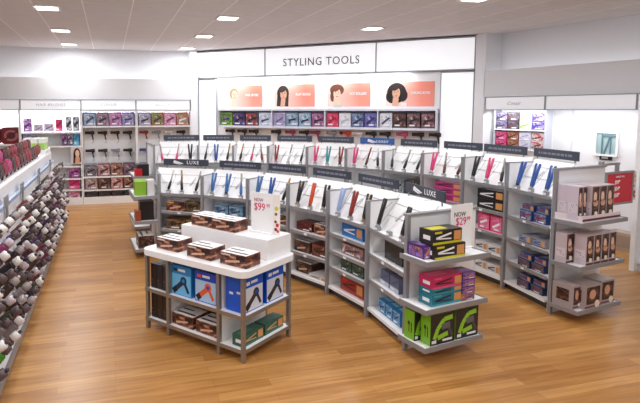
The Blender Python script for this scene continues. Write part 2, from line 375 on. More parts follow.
# ------------------------------------------------------------------ gondola rows
def gondola_bay(name, label, PL, PR, height, ledge, shelves, group, first=False, depth=.40, ang=.1, tags=True, kl=None, kr=None):
    """PL, PR: front posts, left and right as seen from the front; local x runs left to right"""
    d = Vector(PR)-Vector(PL); L = d.length; fr = Frame(PL, d)
    t = thing(name, label, 'shelf unit', fr.o, fr.rz, group)
    e = depth*math.tan(ang); t0 = .022
    e0 = math.tan(ang)
    fl = lambda y: (e0 if kl is None else kl)*y
    frr = lambda y: (e0 if kr is None else kr)*y
    e = fl(depth)
    def poly(y0, y1, i0=t0):
        return [(i0-fl(y0), y0), (L-t0+frr(y0), y0), (L-t0+frr(y1), y1), (i0-fl(y1), y1)]
    pt = height+.045
    b = MB(); b.box(-.018, -.018, 0, .018, .018, height, GREY); b.build('post', t)
    b = MB(); b.prism([(-.01, .018), (.01, .018), (.01-e, depth), (-.01-e, depth)], .06, height-.012, WHITE); b.prism([(-.014, .018), (.014, .018), (.014-e, depth), (-.014-e, depth)], height-.012, height, GREY); b.build('divider', t)
    b = MB(); b.prism(poly(depth-.03, depth, -.0), .02, ledge-.02, WHITE); b.build('back_panel', t)
    b = MB(); b.prism(poly(.06, .08), 0, .075, DGREY); b.build('kick_plate', t)
    b = MB(); b.prism(poly(.0, depth-.03), .08, .108, WHITE); b.build('base_deck', t)
    for z in shelves:
        b = MB(); b.prism(poly(.02, depth-.03), z-.018, z, WHITE); b.prism(poly(.004, .018), z-.028, z+.004, GREY)
        if tags: b.box(L*.42, .001, z-.024, L*.42+.05, .0035, z, M((244, 244, 246), .4))
        b.build('shelf', t)
    # sloping display head
    b = MB(); b.prism(poly(.02, .12), ledge-.02, ledge, WHITE); b.prism(poly(.004, .02), ledge-.03, ledge+.006, GREY); b.build('ledge', t)
    y0, z0, y1, z1 = .12, ledge, depth-.01, pt
    b = MB()
    A = [(t0-fl(y0), y0, z0), (L-t0+frr(y0), y0, z0), (L-t0+frr(y1), y1, z1), (t0-fl(y1), y1, z1)]
    nrm = Vector((0, -(z1-z0), (y1-y0))).normalized()*.012
    bb = len(b.v); b.v += A+[tuple(Vector(p)-nrm) for p in A]; k = b.mi(WHITE)
    for q in ((0, 1, 2, 3), (7, 6, 5, 4), (4, 5, 1, 0), (5, 6, 2, 1), (6, 7, 3, 2), (7, 4, 0, 3)): b.f.append(tuple(bb+i for i in q)); b.fm.append(k); b.sm.append(False)
    lm = M((168, 168, 172), .4)
    for tt in (.38, .72):
        yy = y0+(y1-y0)*tt; zz = z0+(z1-z0)*tt
        b.cyl((t0-fl(yy)+.01, yy-.006, zz+.004), (L-t0+frr(yy)-.01, yy-.006, zz+.004), .0028, .0028, lm, 5)
    for xx in (.2, .5, .8):
        pa = Vector((L*xx+.06, y0+(y1-y0)*.3-.003, z0+(z1-z0)*.3+.003)); pb = Vector((L*xx+.11, y0+(y1-y0)*.62-.003, z0+(z1-z0)*.62+.003)); b.cyl(pa, pb, .012, .012, M((206, 206, 210), .4), 6)
    b.build('display_panel', t)
    for xx in (.18, .5, .82):
        b = MB(); b.box(L*xx-.024, .028, ledge+.001, L*xx+.024, .068, ledge+.045, GREY); b.box(L*xx-.02, .026, ledge+.01, L*xx+.02, .028, ledge+.03, WHITE); b.build('tool_holder', t)
    # rear side of the island
    b = MB(); b.prism(poly(depth, 2*depth-.02), .08, .108, WHITE); b.build('rear_base_deck', t)
    for z in (shelves[1], shelves[-1]):
        b = MB(); b.prism(poly(depth, 2*depth-.04), z-.018, z, WHITE); b.build('rear_shelf', t)
    b = MB(); b.prism(poly(depth, 2*depth-.03), height-.06, height-.04, WHITE); b.build('rear_top', t)
    return fr, L
def topper(fr, L, pt, label, mat, up=.03, hgt=.095, logo=None, off=.4, txt=None, x0=.03, x1=None, sc_=1.):
    x1 = x1 if x1 is not None else L-.02
    t = thing('topper_sign', label, 'sign', fr.w(x0, off, pt), fr.rz, 'dark topper signs along the display rows'); w = x1-x0
    b = MB(); b.box(0, -.008, up, w, .008, up+hgt, mat); b.build('sign_board', t)
    for q in (.04, w-.06): b = MB(); b.box(q, .0, -.03, q+.02, .006, up+.02, GREY); b.build('bracket', t)
    z = up+hgt/2
    if logo:
        b = MB(); xs = w*.22
        b.prism([(xs, z+.008), (xs+.14, z-.024), (xs+.17, z-.018), (xs+.02, z+.03)], -.011, -.0085, TXTW, 'y'); b.prism([(xs-.0, z-.012), (xs+.1, z-.034), (xs+.13, z-.03), (xs+.01, z+.004)], -.011, -.0085, TXTW, 'y'); b.build('logo', t)
        lettering(logo, .075, TXTW, t, w*.66, -.0085, z, spacing=1.15)
    else:
        b = MB(); x = w*.12; rnd = random.Random(label)
        while x < w*.86:
            q = rnd.uniform(.02, .07); b.box(x, -.010, z-.012, min(x+q, w*.88), -.0082, z+.012, M((128, 132, 144), .5)); x += q+.014
        b.build('lettering', t)
    return t
near_posts = [(2.445, 3.965), (2.475, 4.70), (2.354, 5.425), (2.098, 6.064), (1.73, 6.626), (1.215, 7.145), (.662, 7.509)]
far_posts = [(4.36, 4.32), (4.425, 5.03), (4.37, 5.75), (4.204, 6.408), (3.929, 7.008), (3.569, 7.539), (3.102, 8.027), (2.558, 8.429), (2.018, 8.704), (1.449, 8.892), (.72, 9.003)]
ORD = ['first', 'second', 'third', 'fourth', 'fifth', 'sixth', 'seventh', 'eighth', 'ninth', 'tenth', 'eleventh', 'twelfth', 'thirteenth', 'fourteenth', 'fifteenth', 'sixteenth', 'seventeenth', 'eighteenth', 'nineteenth', 'twentieth', 'twenty-first', 'twenty-second', 'twenty-third', 'twenty-fourth', 'twenty-fifth']
near_shelves = [(.40, .665), (.33, .52, .72), (.37, .634), (.40, .65), (.40, .66), (.40, .66)]
NB = []; FB = []
ndesc = ['holding a black box above blue boxes, next to green boxed dryers', 'with four shelves, blue box above a red box', 'holding brown boxes behind the white table', 'partly hidden by the price sign on the table', 'with blue irons behind the stacked table boxes', 'with three black irons at the far end of the row']
for i in range(6):
    NB.append(gondola_bay('gondola_shelf_unit', 'front row shelf unit '+ndesc[i], near_posts[i+1], near_posts[i], 1.2, .92, near_shelves[i], 'front row shelf units', i == 0, kr=(-.22 if i == 0 else None), kl=(.6 if i == 5 else None)))
for i in range(10):
    FB.append(gondola_bay('gondola_shelf_unit', 'white back row shelf unit, '+ORD[i]+' from the red sale sign', far_posts[i+1], far_posts[i], 1.5, 1.2, (.35, .62, .88), 'back row shelf units', i == 0, ang=.083, tags=(i < 3), kr=(-.29 if i == 0 else None), kl=(-.14 if i == 9 else None)))
for i, (fr, L) in enumerate(NB):
    lab = ['dark sign with white wing logo lettered LUXE above the black boxed bay', 'dark topper sign above the bay with the red box', 'dark topper sign above the brown box bay behind the table', 'dark topper sign above the price sign on the table', 'dark topper sign above the blue irons in the front row', 'dark sign with wing logo at the far end of the front row'][i]
    topper(fr, L, 1.27, lab, SIGN, up=.012, logo='LUXE' if i in (0, 5) else None, x0=(-.13 if i == 5 else .03), x1=(L-.07 if i == 5 else L-.02))
for i, (fr, L) in enumerate(FB):
    lab = 'slate topper sign over the back row, '+ORD[i]+' from the red sale sign'
    if i == 4: lab = 'blue topper sign with white lettering over the back row'
    topper(fr, L, 1.57, lab, SIGNBL if i == 4 else SIGNB, up=(-.01 if i < 2 else -.01), hgt=.1, logo='conair' if i == 4 else None, off=.4 if i > 1 else .38, x0=(.14 if i == 9 else -.04 if i < 2 else .03), x1=(L+.03 if i == 9 else L-.08 if i < 2 else L-.02))

# tools on the display heads: (kind, colour, accent)
K = (26, 25, 27); S_ = (170, 168, 166); BL = (60, 110, 170); LB = (150, 170, 215); RD = (140, 44, 34); OR = (200, 74, 28); GD = (176, 130, 62); PKk = (214, 60, 120); WH = (210, 208, 210); BR = (96, 66, 50); TL = (30, 140, 150); DB = (40, 84, 160)
CN = {K: 'black', S_: 'silver', BL: 'blue', LB: 'pale blue', RD: 'dark red', OR: 'orange', GD: 'gold', PKk: 'pink', WH: 'white', BR: 'brown', TL: 'teal', DB: 'royal blue'}
near_tools = [
 [('flat', K, S_), None, ('flat', K, S_)],
 [('flat', LB, WH), ('flat', RD, BR), ('flat', K, GD)],
 [('flat', K, GD), ('flat', OR, RD), ('flat', K, S_)],
 [('flat', BL, S_), ('flat', DB, K), ('curl', K, GD)],
 [('flat', BL, S_), ('flat', BL, K), ('curl', BL, S_)],
 [('curl', K, WH), ('curl', K, GD), ('curl', K, S_)]]
for i, (fr, L) in enumerate(NB):
    for j, q in enumerate(near_tools[i]):
        if not q: continue
        kn = 'flat iron' if q[0] == 'flat' else 'curling iron'
        lab = '%s %s, %s in front row bay %s' % (CN[q[1]] if q[2] in (S_, WH) or CN[q[1]] == CN[q[2]] else CN[q[1]]+' and '+CN[q[2]], kn, ('first', 'middle', 'last')[j],
              ['above the plain black box', 'above the blue box', 'above the brown boxes', 'beside the table price sign', 'behind the table boxes', 'at the far end'][i])
        x = L*(.18, .5, .82)[j]
        tool(q[0], q[1], q[2], fr.w(x, .048, .966), fr.rz, lab, 'tools on the front row', 'flat_iron' if q[0] == 'flat' else 'curling_iron', -1 if (i+j) % 3 == 0 else 1, (.016 if q[1] == OR else .018 if i == 0 else .03))
far_tools = [
 [('flat', DB, K), ('flat', DB, S_), ('flat', DB, WH)],
 [('flat', K, S_), ('flat', PKk, WH), ('curl', K, S_)],
 [('flat', PKk, WH), ('curl', BR, S_), ('curl', BR, WH)],
 [('curl', K, S_), ('curl', K, S_), ('curl', K, S_)],
 [('flat', PKk, WH), ('curl', BR, RD), ('curl', K, WH)],
 [('flat', PKk, S_), ('flat', TL, S_), ('flat', RD, K)],
 [('flat', RD, PKk), ('curl', WH, S_), ('curl', K, S_)],
 [('curl', K, GD), ('curl', PKk, S_), ('curl', RD, S_)],
 [('curl', K, S_), ('flat', DB, K), ('curl', K, GD)],
 [('curl', PKk, S_), ('curl', PKk, WH), ('flat', K, S_)]]
for i, (fr, L) in enumerate(FB):
    for j, q in enumerate(far_tools[i]):
        kn = 'flat iron' if q[0] == 'flat' else 'curling iron'
        lab = '%s %s, %s of three in back row unit %s from red sign' % (CN[q[1]], kn, ORD[j], ORD[i])
        x = L*(.18, .5, .82)[j]
        tool(q[0], q[1], q[2], fr.w(x, .048, 1.246), fr.rz, lab, 'tools on the back row', 'flat_iron' if q[0] == 'flat' else 'curling_iron', -1 if (i+j) % 3 == 0 else 1)

# boxes on the front row shelves
g = 'boxes on the front row shelves'
fr, L = NB[0]
put(fr, .37, .19, .665, 'plain', (.34, .2, .17), ((30, 26, 26),), 'plain black box on the shelf under the black irons', group=g)
for k in range(2):
    put(fr, .24+.19*k, .2, .40, 'two', (.17, .25, .14), ((92, 100, 128), (190, 196, 214), (60, 84, 150)), ('grey blue box, first of pair under the black box', 'grey blue box, second of the pair under the black box')[k], group=g)
for k in range(3):
    put(fr, .21+.145*k, .19, .108, 'art', (.135, .24, .13), ((34, 116, 176), (120, 190, 224), (20, 60, 120)), ('bright blue box on the bottom deck beside the first post, one of three', 'middle bright blue box of three on the bottom deck', 'bright blue box on the bottom deck beside the end panel')[k], group=g, seed=k)
fr, L = NB[1]
put(fr, .36, .19, .72, 'iron', (.38, .22, .14), ((16, 104, 178), (30, 130, 200), (230, 230, 230)), 'bright blue box under the pale blue and red irons', group=g)
put(fr, .38, .19, .52, 'art', (.4, .24, .12), ((120, 92, 92), (196, 150, 150), (60, 40, 44)), 'pinkish grey printed box under the bright blue box', group=g, seed=3)
for k in range(2): put(fr, .27+.215*k, .19, .33, 'art', (.2, .24, .12), ((36, 62, 54), (70, 110, 92), (22, 30, 30)), ('dark green box above the red box, first of two', 'dark green box above the red box, second of two')[k], group=g, seed=k)
put(fr, .38, .2, .108, 'iron', (.42, .26, .15), ((160, 32, 30), (190, 60, 50), (60, 10, 10)), 'long red box on the bottom deck of the front row', group=g)
fr, L = NB[2]
put(fr, .21, .19, .634, 'art', (.27, .22, .10), ((74, 24, 24), (120, 40, 36), (40, 14, 16)), 'dark red box under the gold and black iron', group=g)
put(fr, .52, .19, .634, 'hair', (.28, .22, .12), ((90, 60, 40), (200, 170, 140), (50, 28, 20)), 'brown box with hair picture under the orange iron', group=g)
put(fr, .18, .19, .37, 'hairdark', (.27, .24, .13), ((90, 60, 40), (120, 90, 60), (50, 28, 20)), 'dark brown box on the lower shelf next to the table corner', group=g)
put(fr, .51, .19, .37, 'art', (.3, .24, .15), ((74, 34, 28), (140, 80, 60), (38, 18, 18)), 'reddish brown box on the lower shelf behind the table', group=g, seed=2)
put(fr, .2, .2, .108, 'hairdark', (.26, .24, .13), ((60, 50, 40), (120, 90, 60), (40, 28, 20)), 'dark brown box on the bottom deck behind the table', group=g)
put(fr, .5, .16, .108, 'iron', (.3, .26, .045), ((206, 204, 206), (232, 232, 234), (120, 90, 90)), 'flat pale box lying on the bottom deck behind the table', group=g)
fr, L = NB[3]
put(fr, .2, .19, .65, 'art', (.26, .2, .12), ((60, 60, 70), (120, 130, 150), (34, 30, 34)), 'dark box on a shelf behind the table price sign', group=g)
put(fr, .52, .19, .65, 'hairdark', (.26, .2, .12), ((60, 60, 70), (120, 130, 150), (34, 30, 34)), 'brown box on a shelf beside the colourful swatch card', group=g)
put(fr, .5, .19, .40, 'hairdark', (.26, .2, .13), ((60, 60, 70), (120, 130, 150), (34, 30, 34)), 'brown box low behind the white table riser', group=g)
fr, L = NB[4]
for k in range(2): put(fr, .27+.235*k, .17, .66, 'art', (.22, .2, .14), ((66, 104, 138), (140, 176, 200), (40, 60, 90)), ('greyish blue box under the blue irons, first of two', 'greyish blue box under the blue irons, second of two')[k], group=g, seed=k)
put(fr, .4, .19, .40, 'art', (.34, .2, .13), ((60, 70, 90), (130, 140, 150), (34, 30, 34)), 'dark box low behind the stacked table boxes', group=g)
fr, L = NB[5]
put(fr, .22, .17, .66, 'hair', (.3, .2, .15), ((60, 60, 70), (220, 170, 90), (34, 30, 34)), 'box with blond hair picture under the three black irons', group=g)
put(fr, .5, .17, .66, 'art', (.24, .2, .16), ((52, 30, 26), (130, 110, 60), (26, 20, 20)), 'dark box with olive stripe under the three black irons', group=g, seed=4)
put(fr, .22, .17, .40, 'art', (.3, .2, .15), ((66, 38, 44), (150, 120, 70), (30, 22, 24)), 'dark purple and olive box on the lower shelf at the far end', group=g, seed=1)
put(fr, .5, .17, .40, 'art', (.24, .2, .16), ((96, 50, 30), (150, 130, 60), (30, 22, 24)), 'brown box on the lower shelf at the far end', group=g, seed=6)
put(fr, .3, .17, .108, 'hairdark', (.34, .2, .16), ((60, 60, 70), (120, 130, 150), (34, 30, 34)), 'brown box on the bottom deck at the far end of the front row', group=g)

# boxes on the back row shelves
g = 'boxes on the back row shelves'
fr, L = FB[0]
for k, z in enumerate((.88, .62, .35, .108)):
    for s in range(2):
        put(fr, .30+.20*s, .17+.02*s, z, 'art' if k != 1 else 'iron', (.19, .27, .085 if k else .11), (((34, 70, 130), (150, 160, 180), (150, 40, 60)), ((150, 150, 160), (80, 90, 110), (40, 80, 160)), ((40, 50, 86), (120, 110, 120), (130, 60, 60)), ((28, 44, 80), (90, 100, 120), (140, 40, 50)))[k],
            'blue and grey box, %s on the %s shelf under the royal blue irons' % (('first', 'second')[s], ('upper', 'second', 'third', 'bottom')[k]), group=g, seed=k*2+s)
        if k != 1: put(fr, .31+.20*s, .18+.02*s, z+(.112 if k == 0 else .087), 'iron', (.18, .25, .06), ((44, 66, 118), (140, 150, 170), (170, 60, 70)), 'thin blue box atop the %s box, %s shelf under royal blue irons' % (('first', 'second')[s], ('upper', 'second', 'third', 'bottom')[k]), group=g)
fr, L = FB[1]
for s in range(2): put(fr, .42, .18, .88+.124*s, 'iron', (.42, .24, .12), ((24, 22, 24), (34, 30, 32), (220, 220, 220)), ('lower black box with white iron picture beneath the pink iron', 'upper black box with white iron picture beneath the pink iron')[s], group=g)
for k in range(2): put(fr, .33+.20*k, .18, .62, 'art', (.18, .24, .2), ((214, 56, 110), (226, 90, 140), (240, 240, 240)), ('pink box next to the price card, first of two', 'pink box next to the price card, second of two')[k], group=g, seed=k)
for k, z in enumerate((.35, .108)):
    for s in range(2): put(fr, .3+.21*s, .18, z, 'iron', (.2, .24, .11), ((216, 214, 216), (232, 232, 234), (50, 48, 52)), 'white box with dark iron picture, %s on the %s shelf below the pink boxes' % (('first', 'second')[s], ('lower', 'bottom')[k]), group=g)
fr, L = FB[2]
for s in range(3): put(fr, .4, .18, .88+.084*s, 'iron', (.44, .24, .08), ((176, 40, 112), (204, 90, 150), (50, 30, 44)), ('bottom', 'middle', 'top')[s]+' purple pink box in the stack of three under the pink irons', group=g)
fr, L = FB[3]
put(fr, .22, .18, .88, 'art', (.2, .22, .2), ((120, 124, 130), (160, 170, 176), (40, 50, 46)), 'grey box under the three black curling irons of the back row', group=g)
put(fr, .5, .18, .88, 'art', (.2, .22, .22), ((40, 60, 44), (90, 70, 60), (26, 24, 26)), 'dark green box under the three black curling irons of the back row', group=g)

# ------------------------------------------------------------------ end caps
def end_cap(name, label, o, d, width, depth, height, shelves, group, x0=.03, lip=True):
    fr = Frame(o, d); t = thing(name, label, 'end cap shelf', fr.o, fr.rz, group)
    b = MB(); b.box(-.015, 0, 0, width, .03, height, WHITE); b.build('back_panel', t)
    b = MB(); b.box(-.03, -.02, 0, .006, .016, height, GREY); b.build('post', t)
    b = MB(); b.box(-.03, -.02, height, width, .035, height+.02, GREY); b.build('top_rail', t)
    for i, (z, x1) in enumerate(shelves):
        b = MB(); b.box(x0, -depth+.015, z-.02, x1, 0, z, WHITE); b.box(x0, -depth, z-.032, x1, -depth+.015, z+.008, GREY); b.box(x0-.012, -depth, z-.032, x0, 0, z+.008, GREY); b.box(x1, -depth, z-.032, x1+.012, 0, z+.008, GREY); b.build('base_deck' if i == 0 else 'shelf', t)
    return fr, t
NE, ne = end_cap('end_cap_display', 'white end cap stacked with black, pink and green boxes facing the floor', (2.46, 3.93), (.985, .172), .80, .33, 1.19, [(.15, .56), (.47, .60), (.87, .62)], 'gondola end caps', x0=-.08)
g = 'boxes on the end cap of the front row'
DG = ((34, 30, 30), (206, 196, 40), (60, 50, 46)); PU = ((74, 44, 110), (150, 110, 190), (220, 140, 60)); PKB = ((186, 34, 92), (214, 80, 130), (60, 30, 40)); TLB = ((24, 116, 136), (60, 160, 170), (30, 40, 50)); GRN = ((120, 178, 40), (140, 200, 50), (38, 36, 36))
put(NE, .20, -.2, .87, 'iron', (.34, .17, .12), DG, 'lower black box with orange and yellow print on the top end shelf', group=g)
put(NE, .18, -.19, .992, 'iron', (.32, .16, .12), DG, 'upper black box with orange and yellow print on the top end shelf', group=g)
put(NE, .0, -.13, .87, 'art', (.065, .2, .11), PU, 'purple box beside the two black boxes on the top end shelf', group=g)
put(NE, .20, -.19, .47, 'iron', (.34, .16, .10), TLB, 'lower teal box on the middle end shelf', group=g); put(NE, .20, -.19, .571, 'iron', (.34, .16, .045), TLB, 'thin teal box between the lower teal box and the pink one', group=g)
put(NE, .20, -.19, .617, 'iron', (.34, .16, .10), PKB, 'bright pink box on top of the teal boxes', group=g)
for k in range(4): put(NE, .43, -.2, .47+.062*k, 'art', (.15, .16, .06), PU if k else ((206, 140, 60), (120, 80, 150), (60, 40, 80)), ('orange and purple box at the bottom of the purple stack', 'purple box, second from the bottom of its stack', 'purple box, third from the bottom of its stack', 'purple box on top of its stack')[k], group=g, seed=k)
put(NE, .13, -.24, .15, 'green', (.27, .11, .26), GRN, 'black and lime dryer box, front one next to the post on the end deck', group=g)
put(NE, .03, -.10, .15, 'green', (.17, .12, .25), GRN, 'lime sided dryer box tucked behind on the end deck', group=g)
put(NE, .415, -.235, .15, 'green', (.26, .11, .26), GRN, 'black and lime dryer box at the open corner of the end deck', group=g)
# price sign 29.99
t = thing('price_sign', 'white price card reading 29.99 on the end cap of the front row', 'price sign', NE.w(.42, -.10, .871), NE.rz, 'white price cards')
b = MB(); b.box(-.03, -.004, .012, .225, .004, .40, M((240, 240, 241), .35)); b.build('card', t)
b = MB(); b.box(-.03, -.03, 0, .225, .03, .012, WHITE); b.build('foot', t)
lettering('NOW', .06, M((80, 60, 72), .5), t, .07, -.0045, .31, sx=.9); lettering('$29', .10, PINK, t, .085, -.0045, .245, sx=.85); lettering('99', .05, PINK, t, .175, -.0045, .265, sx=.85)

FE, fe = end_cap('end_cap_display', 'white end cap with tall hair styler boxes beside the red sale sign', (4.36, 4.26), (.985, .172), .80, .33, 1.49, [(.125, .62), (.57, .64), (1.0, .66)], 'gondola end caps', x0=-.05)
g = 'boxes on the end cap of the back row'
PB = ((196, 180, 186), (214, 200, 208), (96, 40, 50)); PBP = ((200, 188, 206), (210, 200, 214), (120, 60, 80))
for r in range(2):
    for k in range(3):
        lab = '%s tall pale box of the %s row in the tray on the top end shelf' % (ORD[k], ('front', 'rear')[r])
        put(FE, .19+.118*k if r == 0 else .19+.118*k, -.225+.13*r, 1.025, 'tall', (.118, .12, .33), PB, lab, group=g, seed=k)
for k in range(2):
    for r in range(2): put(FE, .0+.068*k+.02*r, -.2+.12*r, 1.025, 'tall', (.064, .11, .33), ((206, 194, 208), (214, 206, 216), (140, 100, 120)), 'plain lilac side box, %s in the %s row of the top end shelf' % (ORD[k], ('front', 'rear')[r]), group=g)
b = MB()
b.box(-.03, -.305, 0, .58, -.298, .07, M((226, 214, 218), .4)).box(-.03, -.306, .018, .58, -.3045, .04, M((96, 30, 40), .4)).box(-.03, -.298, 0, .58, -.02, .02, M((226, 214, 218), .4)); b.box(-.03, -.298, .02, -.024, -.02, .07, M((226, 214, 218), .4))
tag(b.build('display_tray', None, FE.w(0, 0, 1.001), FE.rz), 'low pale card tray with maroon stripe holding the tall boxes', 'tray')
for k in range(4):
    put(FE, .12+.123*k, -.24, .57, 'tall', (.112, .12, .30), PB, '%s tall box with face picture in the front row of the middle end shelf' % ORD[k], group=g, seed=k)
for k in range(3):
    put(FE, .025+.13*k, -.1, .57, 'tall', (.112, .12, .30), PB, '%s tall box behind the front row on the middle end shelf' % ORD[k], group=g, seed=k)
PW = ((170, 156, 156), (200, 186, 186), (60, 30, 36))
put(FE, .19, -.215, .125, 'window', (.25, .2, .24), PW, 'square box with brown picture, front one on the bottom end deck', group=g)
put(FE, .45, -.2, .125, 'window', (.22, .2, .25), PW, 'square box with brown picture at the open corner of the bottom end deck', group=g)
put(FE, .02, -.15, .125, 'window', (.12, .22, .24), PW, 'square box tucked beside the post on the bottom end deck', group=g)
# red sale sign on an arm
px_ = FE.hit(601, 170, .06)[0]; PS = Frame(FE.w(px_, .06)[:2], FE.d[:2]); pa = PS.o
t = thing('sale_sign', 'red sale sign with three white prices in a grey frame on an arm', 'sale sign', pa, PS.rz)
b = MB(); b.box(-.02, -.02, 0, .02, .02, 1.54, GREY); b.build('pole', t)
b = MB(); b.box(.02, -.015, 1.49, .32, .015, 1.515, GREY); b.build('upper_arm', t)
b = MB(); b.box(.02, -.015, 1.06, .34, .015, 1.085, GREY); b.build('lower_arm', t)
RED = M((206, 20, 46), .4, name='sale_red')
u0, zt_ = PS.hit(606, 172.5, -.07); u1, zb_ = PS.hit(631.5, 206, -.07); zb_ = zt_-.37
b = MB(); b.box(u0, -.08, zb_, u0+.022, -.055, zt_, GREY).box(u1-.022, -.08, zb_, u1, -.055, zt_, GREY).box(u0+.022, -.08, zb_, u1-.022, -.055, zb_+.022, GREY).box(u0+.022, -.08, zt_-.022, u1-.022, -.055, zt_, GREY).box((u0+u1)/2-.01, -.055, zb_, (u0+u1)/2+.01, -.016, 1.5, GREY); b.build('frame', t)
b = MB(); b.box(u0+.022, -.074, zb_+.022, u1-.022, -.06, zt_-.022, RED); b.build('sign_face', t)
um = (u0+u1)/2
lettering('LIMITED TIME', .026, TXTW, t, um, -.0745, zt_-.06)
for k, s in enumerate(('$99', '$54', '$58')):
    lettering(s, .058, TXTW, t, um-.055, -.0745, zt_-.12-.072*k, sx=.8, offset=.001); lettering('99', .03, TXTW, t, um-.008, -.0745, zt_-.107-.072*k, sx=.8, offset=.001)
b = MB(); b.box(u1+.001, -.07, zb_+.03, u1+.06, -.064, zt_-.01, M((228, 226, 222), .4))
for (x, z, r, c) in ((.03, .30, .022, (196, 206, 120)), (.042, .25, .018, (220, 190, 170)), (.02, .19, .012, (110, 60, 80)), (.035, .12, .02, (196, 40, 50)), (.02, .09, .018, (150, 24, 44)), (.042, .07, .016, (200, 60, 60))): b.ell(u1+x, zb_+z, r, r, -.072, -.0695, M(c, .4), 10)
tag(b.build('swatch_card', None, pa, PS.rz), 'narrow pale card with coloured dots clipped beside the red sign', 'card')

# far ends of both rows (towards the brush aisle)
def small_end(label, o, d, width, height, shelves, items, g):
    fr, t = end_cap('end_cap_display', label, o, d, width, .34, height, shelves, 'gondola end caps', x0=.02)
    for (x, y, z, st, sz, cols, lab) in items: put(fr, x, y, z, st, sz, cols, lab, group=g)
    return fr
# these face the aisle at -x: local x runs from the far side to the near side
small_end('white end cap facing the brush aisle with green boxes on top', (.60, 8.30), (.06, -1), .80, 1.0, [(.12, .78), (.52, .78), (.88, .78)], [
 (.60, -.23, .88, 'two', (.15, .16, .2), ((132, 176, 46), (150, 196, 60), (90, 130, 30)), 'lime green box on the aisle end cap, front one'),
 (.42, -.2, .88, 'two', (.15, .2, .2), ((132, 176, 46), (150, 196, 60), (90, 130, 30)), 'lime green box on the aisle end cap, rear one'),
 (.62, -.09, .88, 'plain', (.2, .1, .22), ((214, 214, 216),), 'white box beside the lime green boxes on the aisle end cap'),
 (.58, -.15, .52, 'plain', (.2, .2, .27), ((30, 24, 24),), 'tall black box on the middle shelf of the aisle end cap'),
 (.66, -.28, .52, 'art', (.14, .08, .15), ((150, 70, 46), (190, 120, 90), (60, 30, 26)), 'small orange brown box in front of the tall black box'),
 (.56, -.17, .12, 'hairdark', (.34, .22, .18), ((40, 30, 30), (80, 60, 50), (24, 18, 18)), 'dark box on the bottom deck of the aisle end cap')], 'boxes on the aisle end cap')
small_end('grey framed end cap of the back row seen beyond the brush aisle', (.66, 9.8), (.06, -1), .80, 1.5, [(.12, .78), (.6, .78), (.98, .78)], [
 (.6, -.17, .98, 'plain', (.26, .2, .2), ((34, 28, 30),), 'black box on the far end cap beside the dryer wall'),
 (.70, -.25, .98, 'plain', (.14, .12, .13), ((190, 30, 44),), 'small red box on the far end cap beside the dryer wall'),
 (.55, -.17, .6, 'art', (.3, .2, .2), ((70, 50, 60), (150, 110, 120), (30, 22, 24)), 'dark printed box on the lower shelf of the far end cap')], 'boxes on the far end cap')

# ------------------------------------------------------------------ display table
TF = Frame((.32, 5.04), (.71, -.96)); TL_ = 1.19; TD = .66
t = thing('display_table', 'white topped display table with steel legs and two shelf levels', 'table', TF.o, TF.rz)
def rpoly(x0, y0, x1, y1, r, n=5):
    out = []
    for cx, cy, a in ((x1-r, y0+r, -PI/2), (x1-r, y1-r, 0), (x0+r, y1-r, PI/2), (x0+r, y0+r, PI)):
        for i in range(n+1): g_ = a+PI/2*i/n; out.append((cx+r*math.cos(g_), cy+r*math.sin(g_)))
    return out
b = MB(); b.prism(rpoly(-.03, -.06, TL_+.06, TD+.05, .09), .735, .79, WHITE); b.build('table_top', t)
for x in (0, .29, .92, TL_):
    for y in (0, TD):
        b = MB(); b.box(x-.016, y-.016, 0, x+.016, y+.016, .735, STEEL); b.build('leg', t)
b = MB(); b.box(.27, .02, .1, .29, TD-.02, .73, WHITE).box(.92, .02, .1, .94, TD-.02, .73, WHITE); b.build('partition', t)
b = MB(); b.box(.30, .42, .1, .91, .44, .73, WHITE); b.build('back_panel', t)
for z, nm in ((.11, 'shelf'), (.40, 'shelf')):
    b = MB(); b.box(-.01, -.01, z-.012, TL_+.01, TD+.01, z, WHITE); b.box(-.02, -.02, z-.03, TL_+.02, -.0165, z+.002, STEEL).box(-.02, TD+.0165, z-.03, TL_+.02, TD+.02, z+.002, STEEL).box(-.02, -.0165, z-.03, -.0165, TD+.0165, z+.002, STEEL).box(TL_+.0165, -.0165, z-.03, TL_+.02, TD+.0165, z+.002, STEEL)
    b.build(nm, t)
for (x, z) in ((.52, .10), (.56, .39), (TL_+.024, .10)):
    pass
b = MB(); b.box(.12, .34, 0, TL_-.0, TD+.03, .18, WHITE); tag(b.build('riser', None, TF.w(0, 0, .791), TF.rz), 'low white riser block along the back of the display table', 'riser')
g = 'boxes on the display table'
HB = ((110, 70, 54), (214, 196, 180), (38, 22, 20))
for k, (x, y, z, lab) in enumerate(((.35, .49, .972, 'brown curly hair box on the white riser, further from the price card'), (.64, .47, .972, 'brown curly hair box on the white riser beside the price card'),
      (.23, .14, .791, 'brown curly hair box at the far corner of the table top'), (.66, .12, .791, 'brown curly hair box in the middle of the table front edge'), (1.05, .13, .791, 'brown curly hair box at the near corner of the table top'))):
    put(TF, x, y, z, 'hair', (.29, .19, .105), HB, lab, group=g, seed=k)
put(TF, .43, .14, .40, 'dryer', (.26, .22, .275), ((38, 130, 200), (110, 186, 232), (20, 40, 70)), 'sky blue dryer box on the table shelf', group=g)
put(TF, .735, .14, .40, 'dryer', (.26, .22, .275), ((36, 70, 190), (170, 200, 232), (222, 92, 40)), 'blue dryer box with an orange dryer picture on the table shelf', group=g)
for k in range(2): put(TF, 1.07, .165+.31*k, .40, 'dryerside', (.26, .2, .29), ((20, 84, 200), (214, 218, 230), (52, 44, 44)), ('deep blue dryer box with dark dryer facing the table end, near the front leg', 'deep blue dryer box with dark dryer facing the table end, near the rear leg')[k], group=g, turn=PI/2)
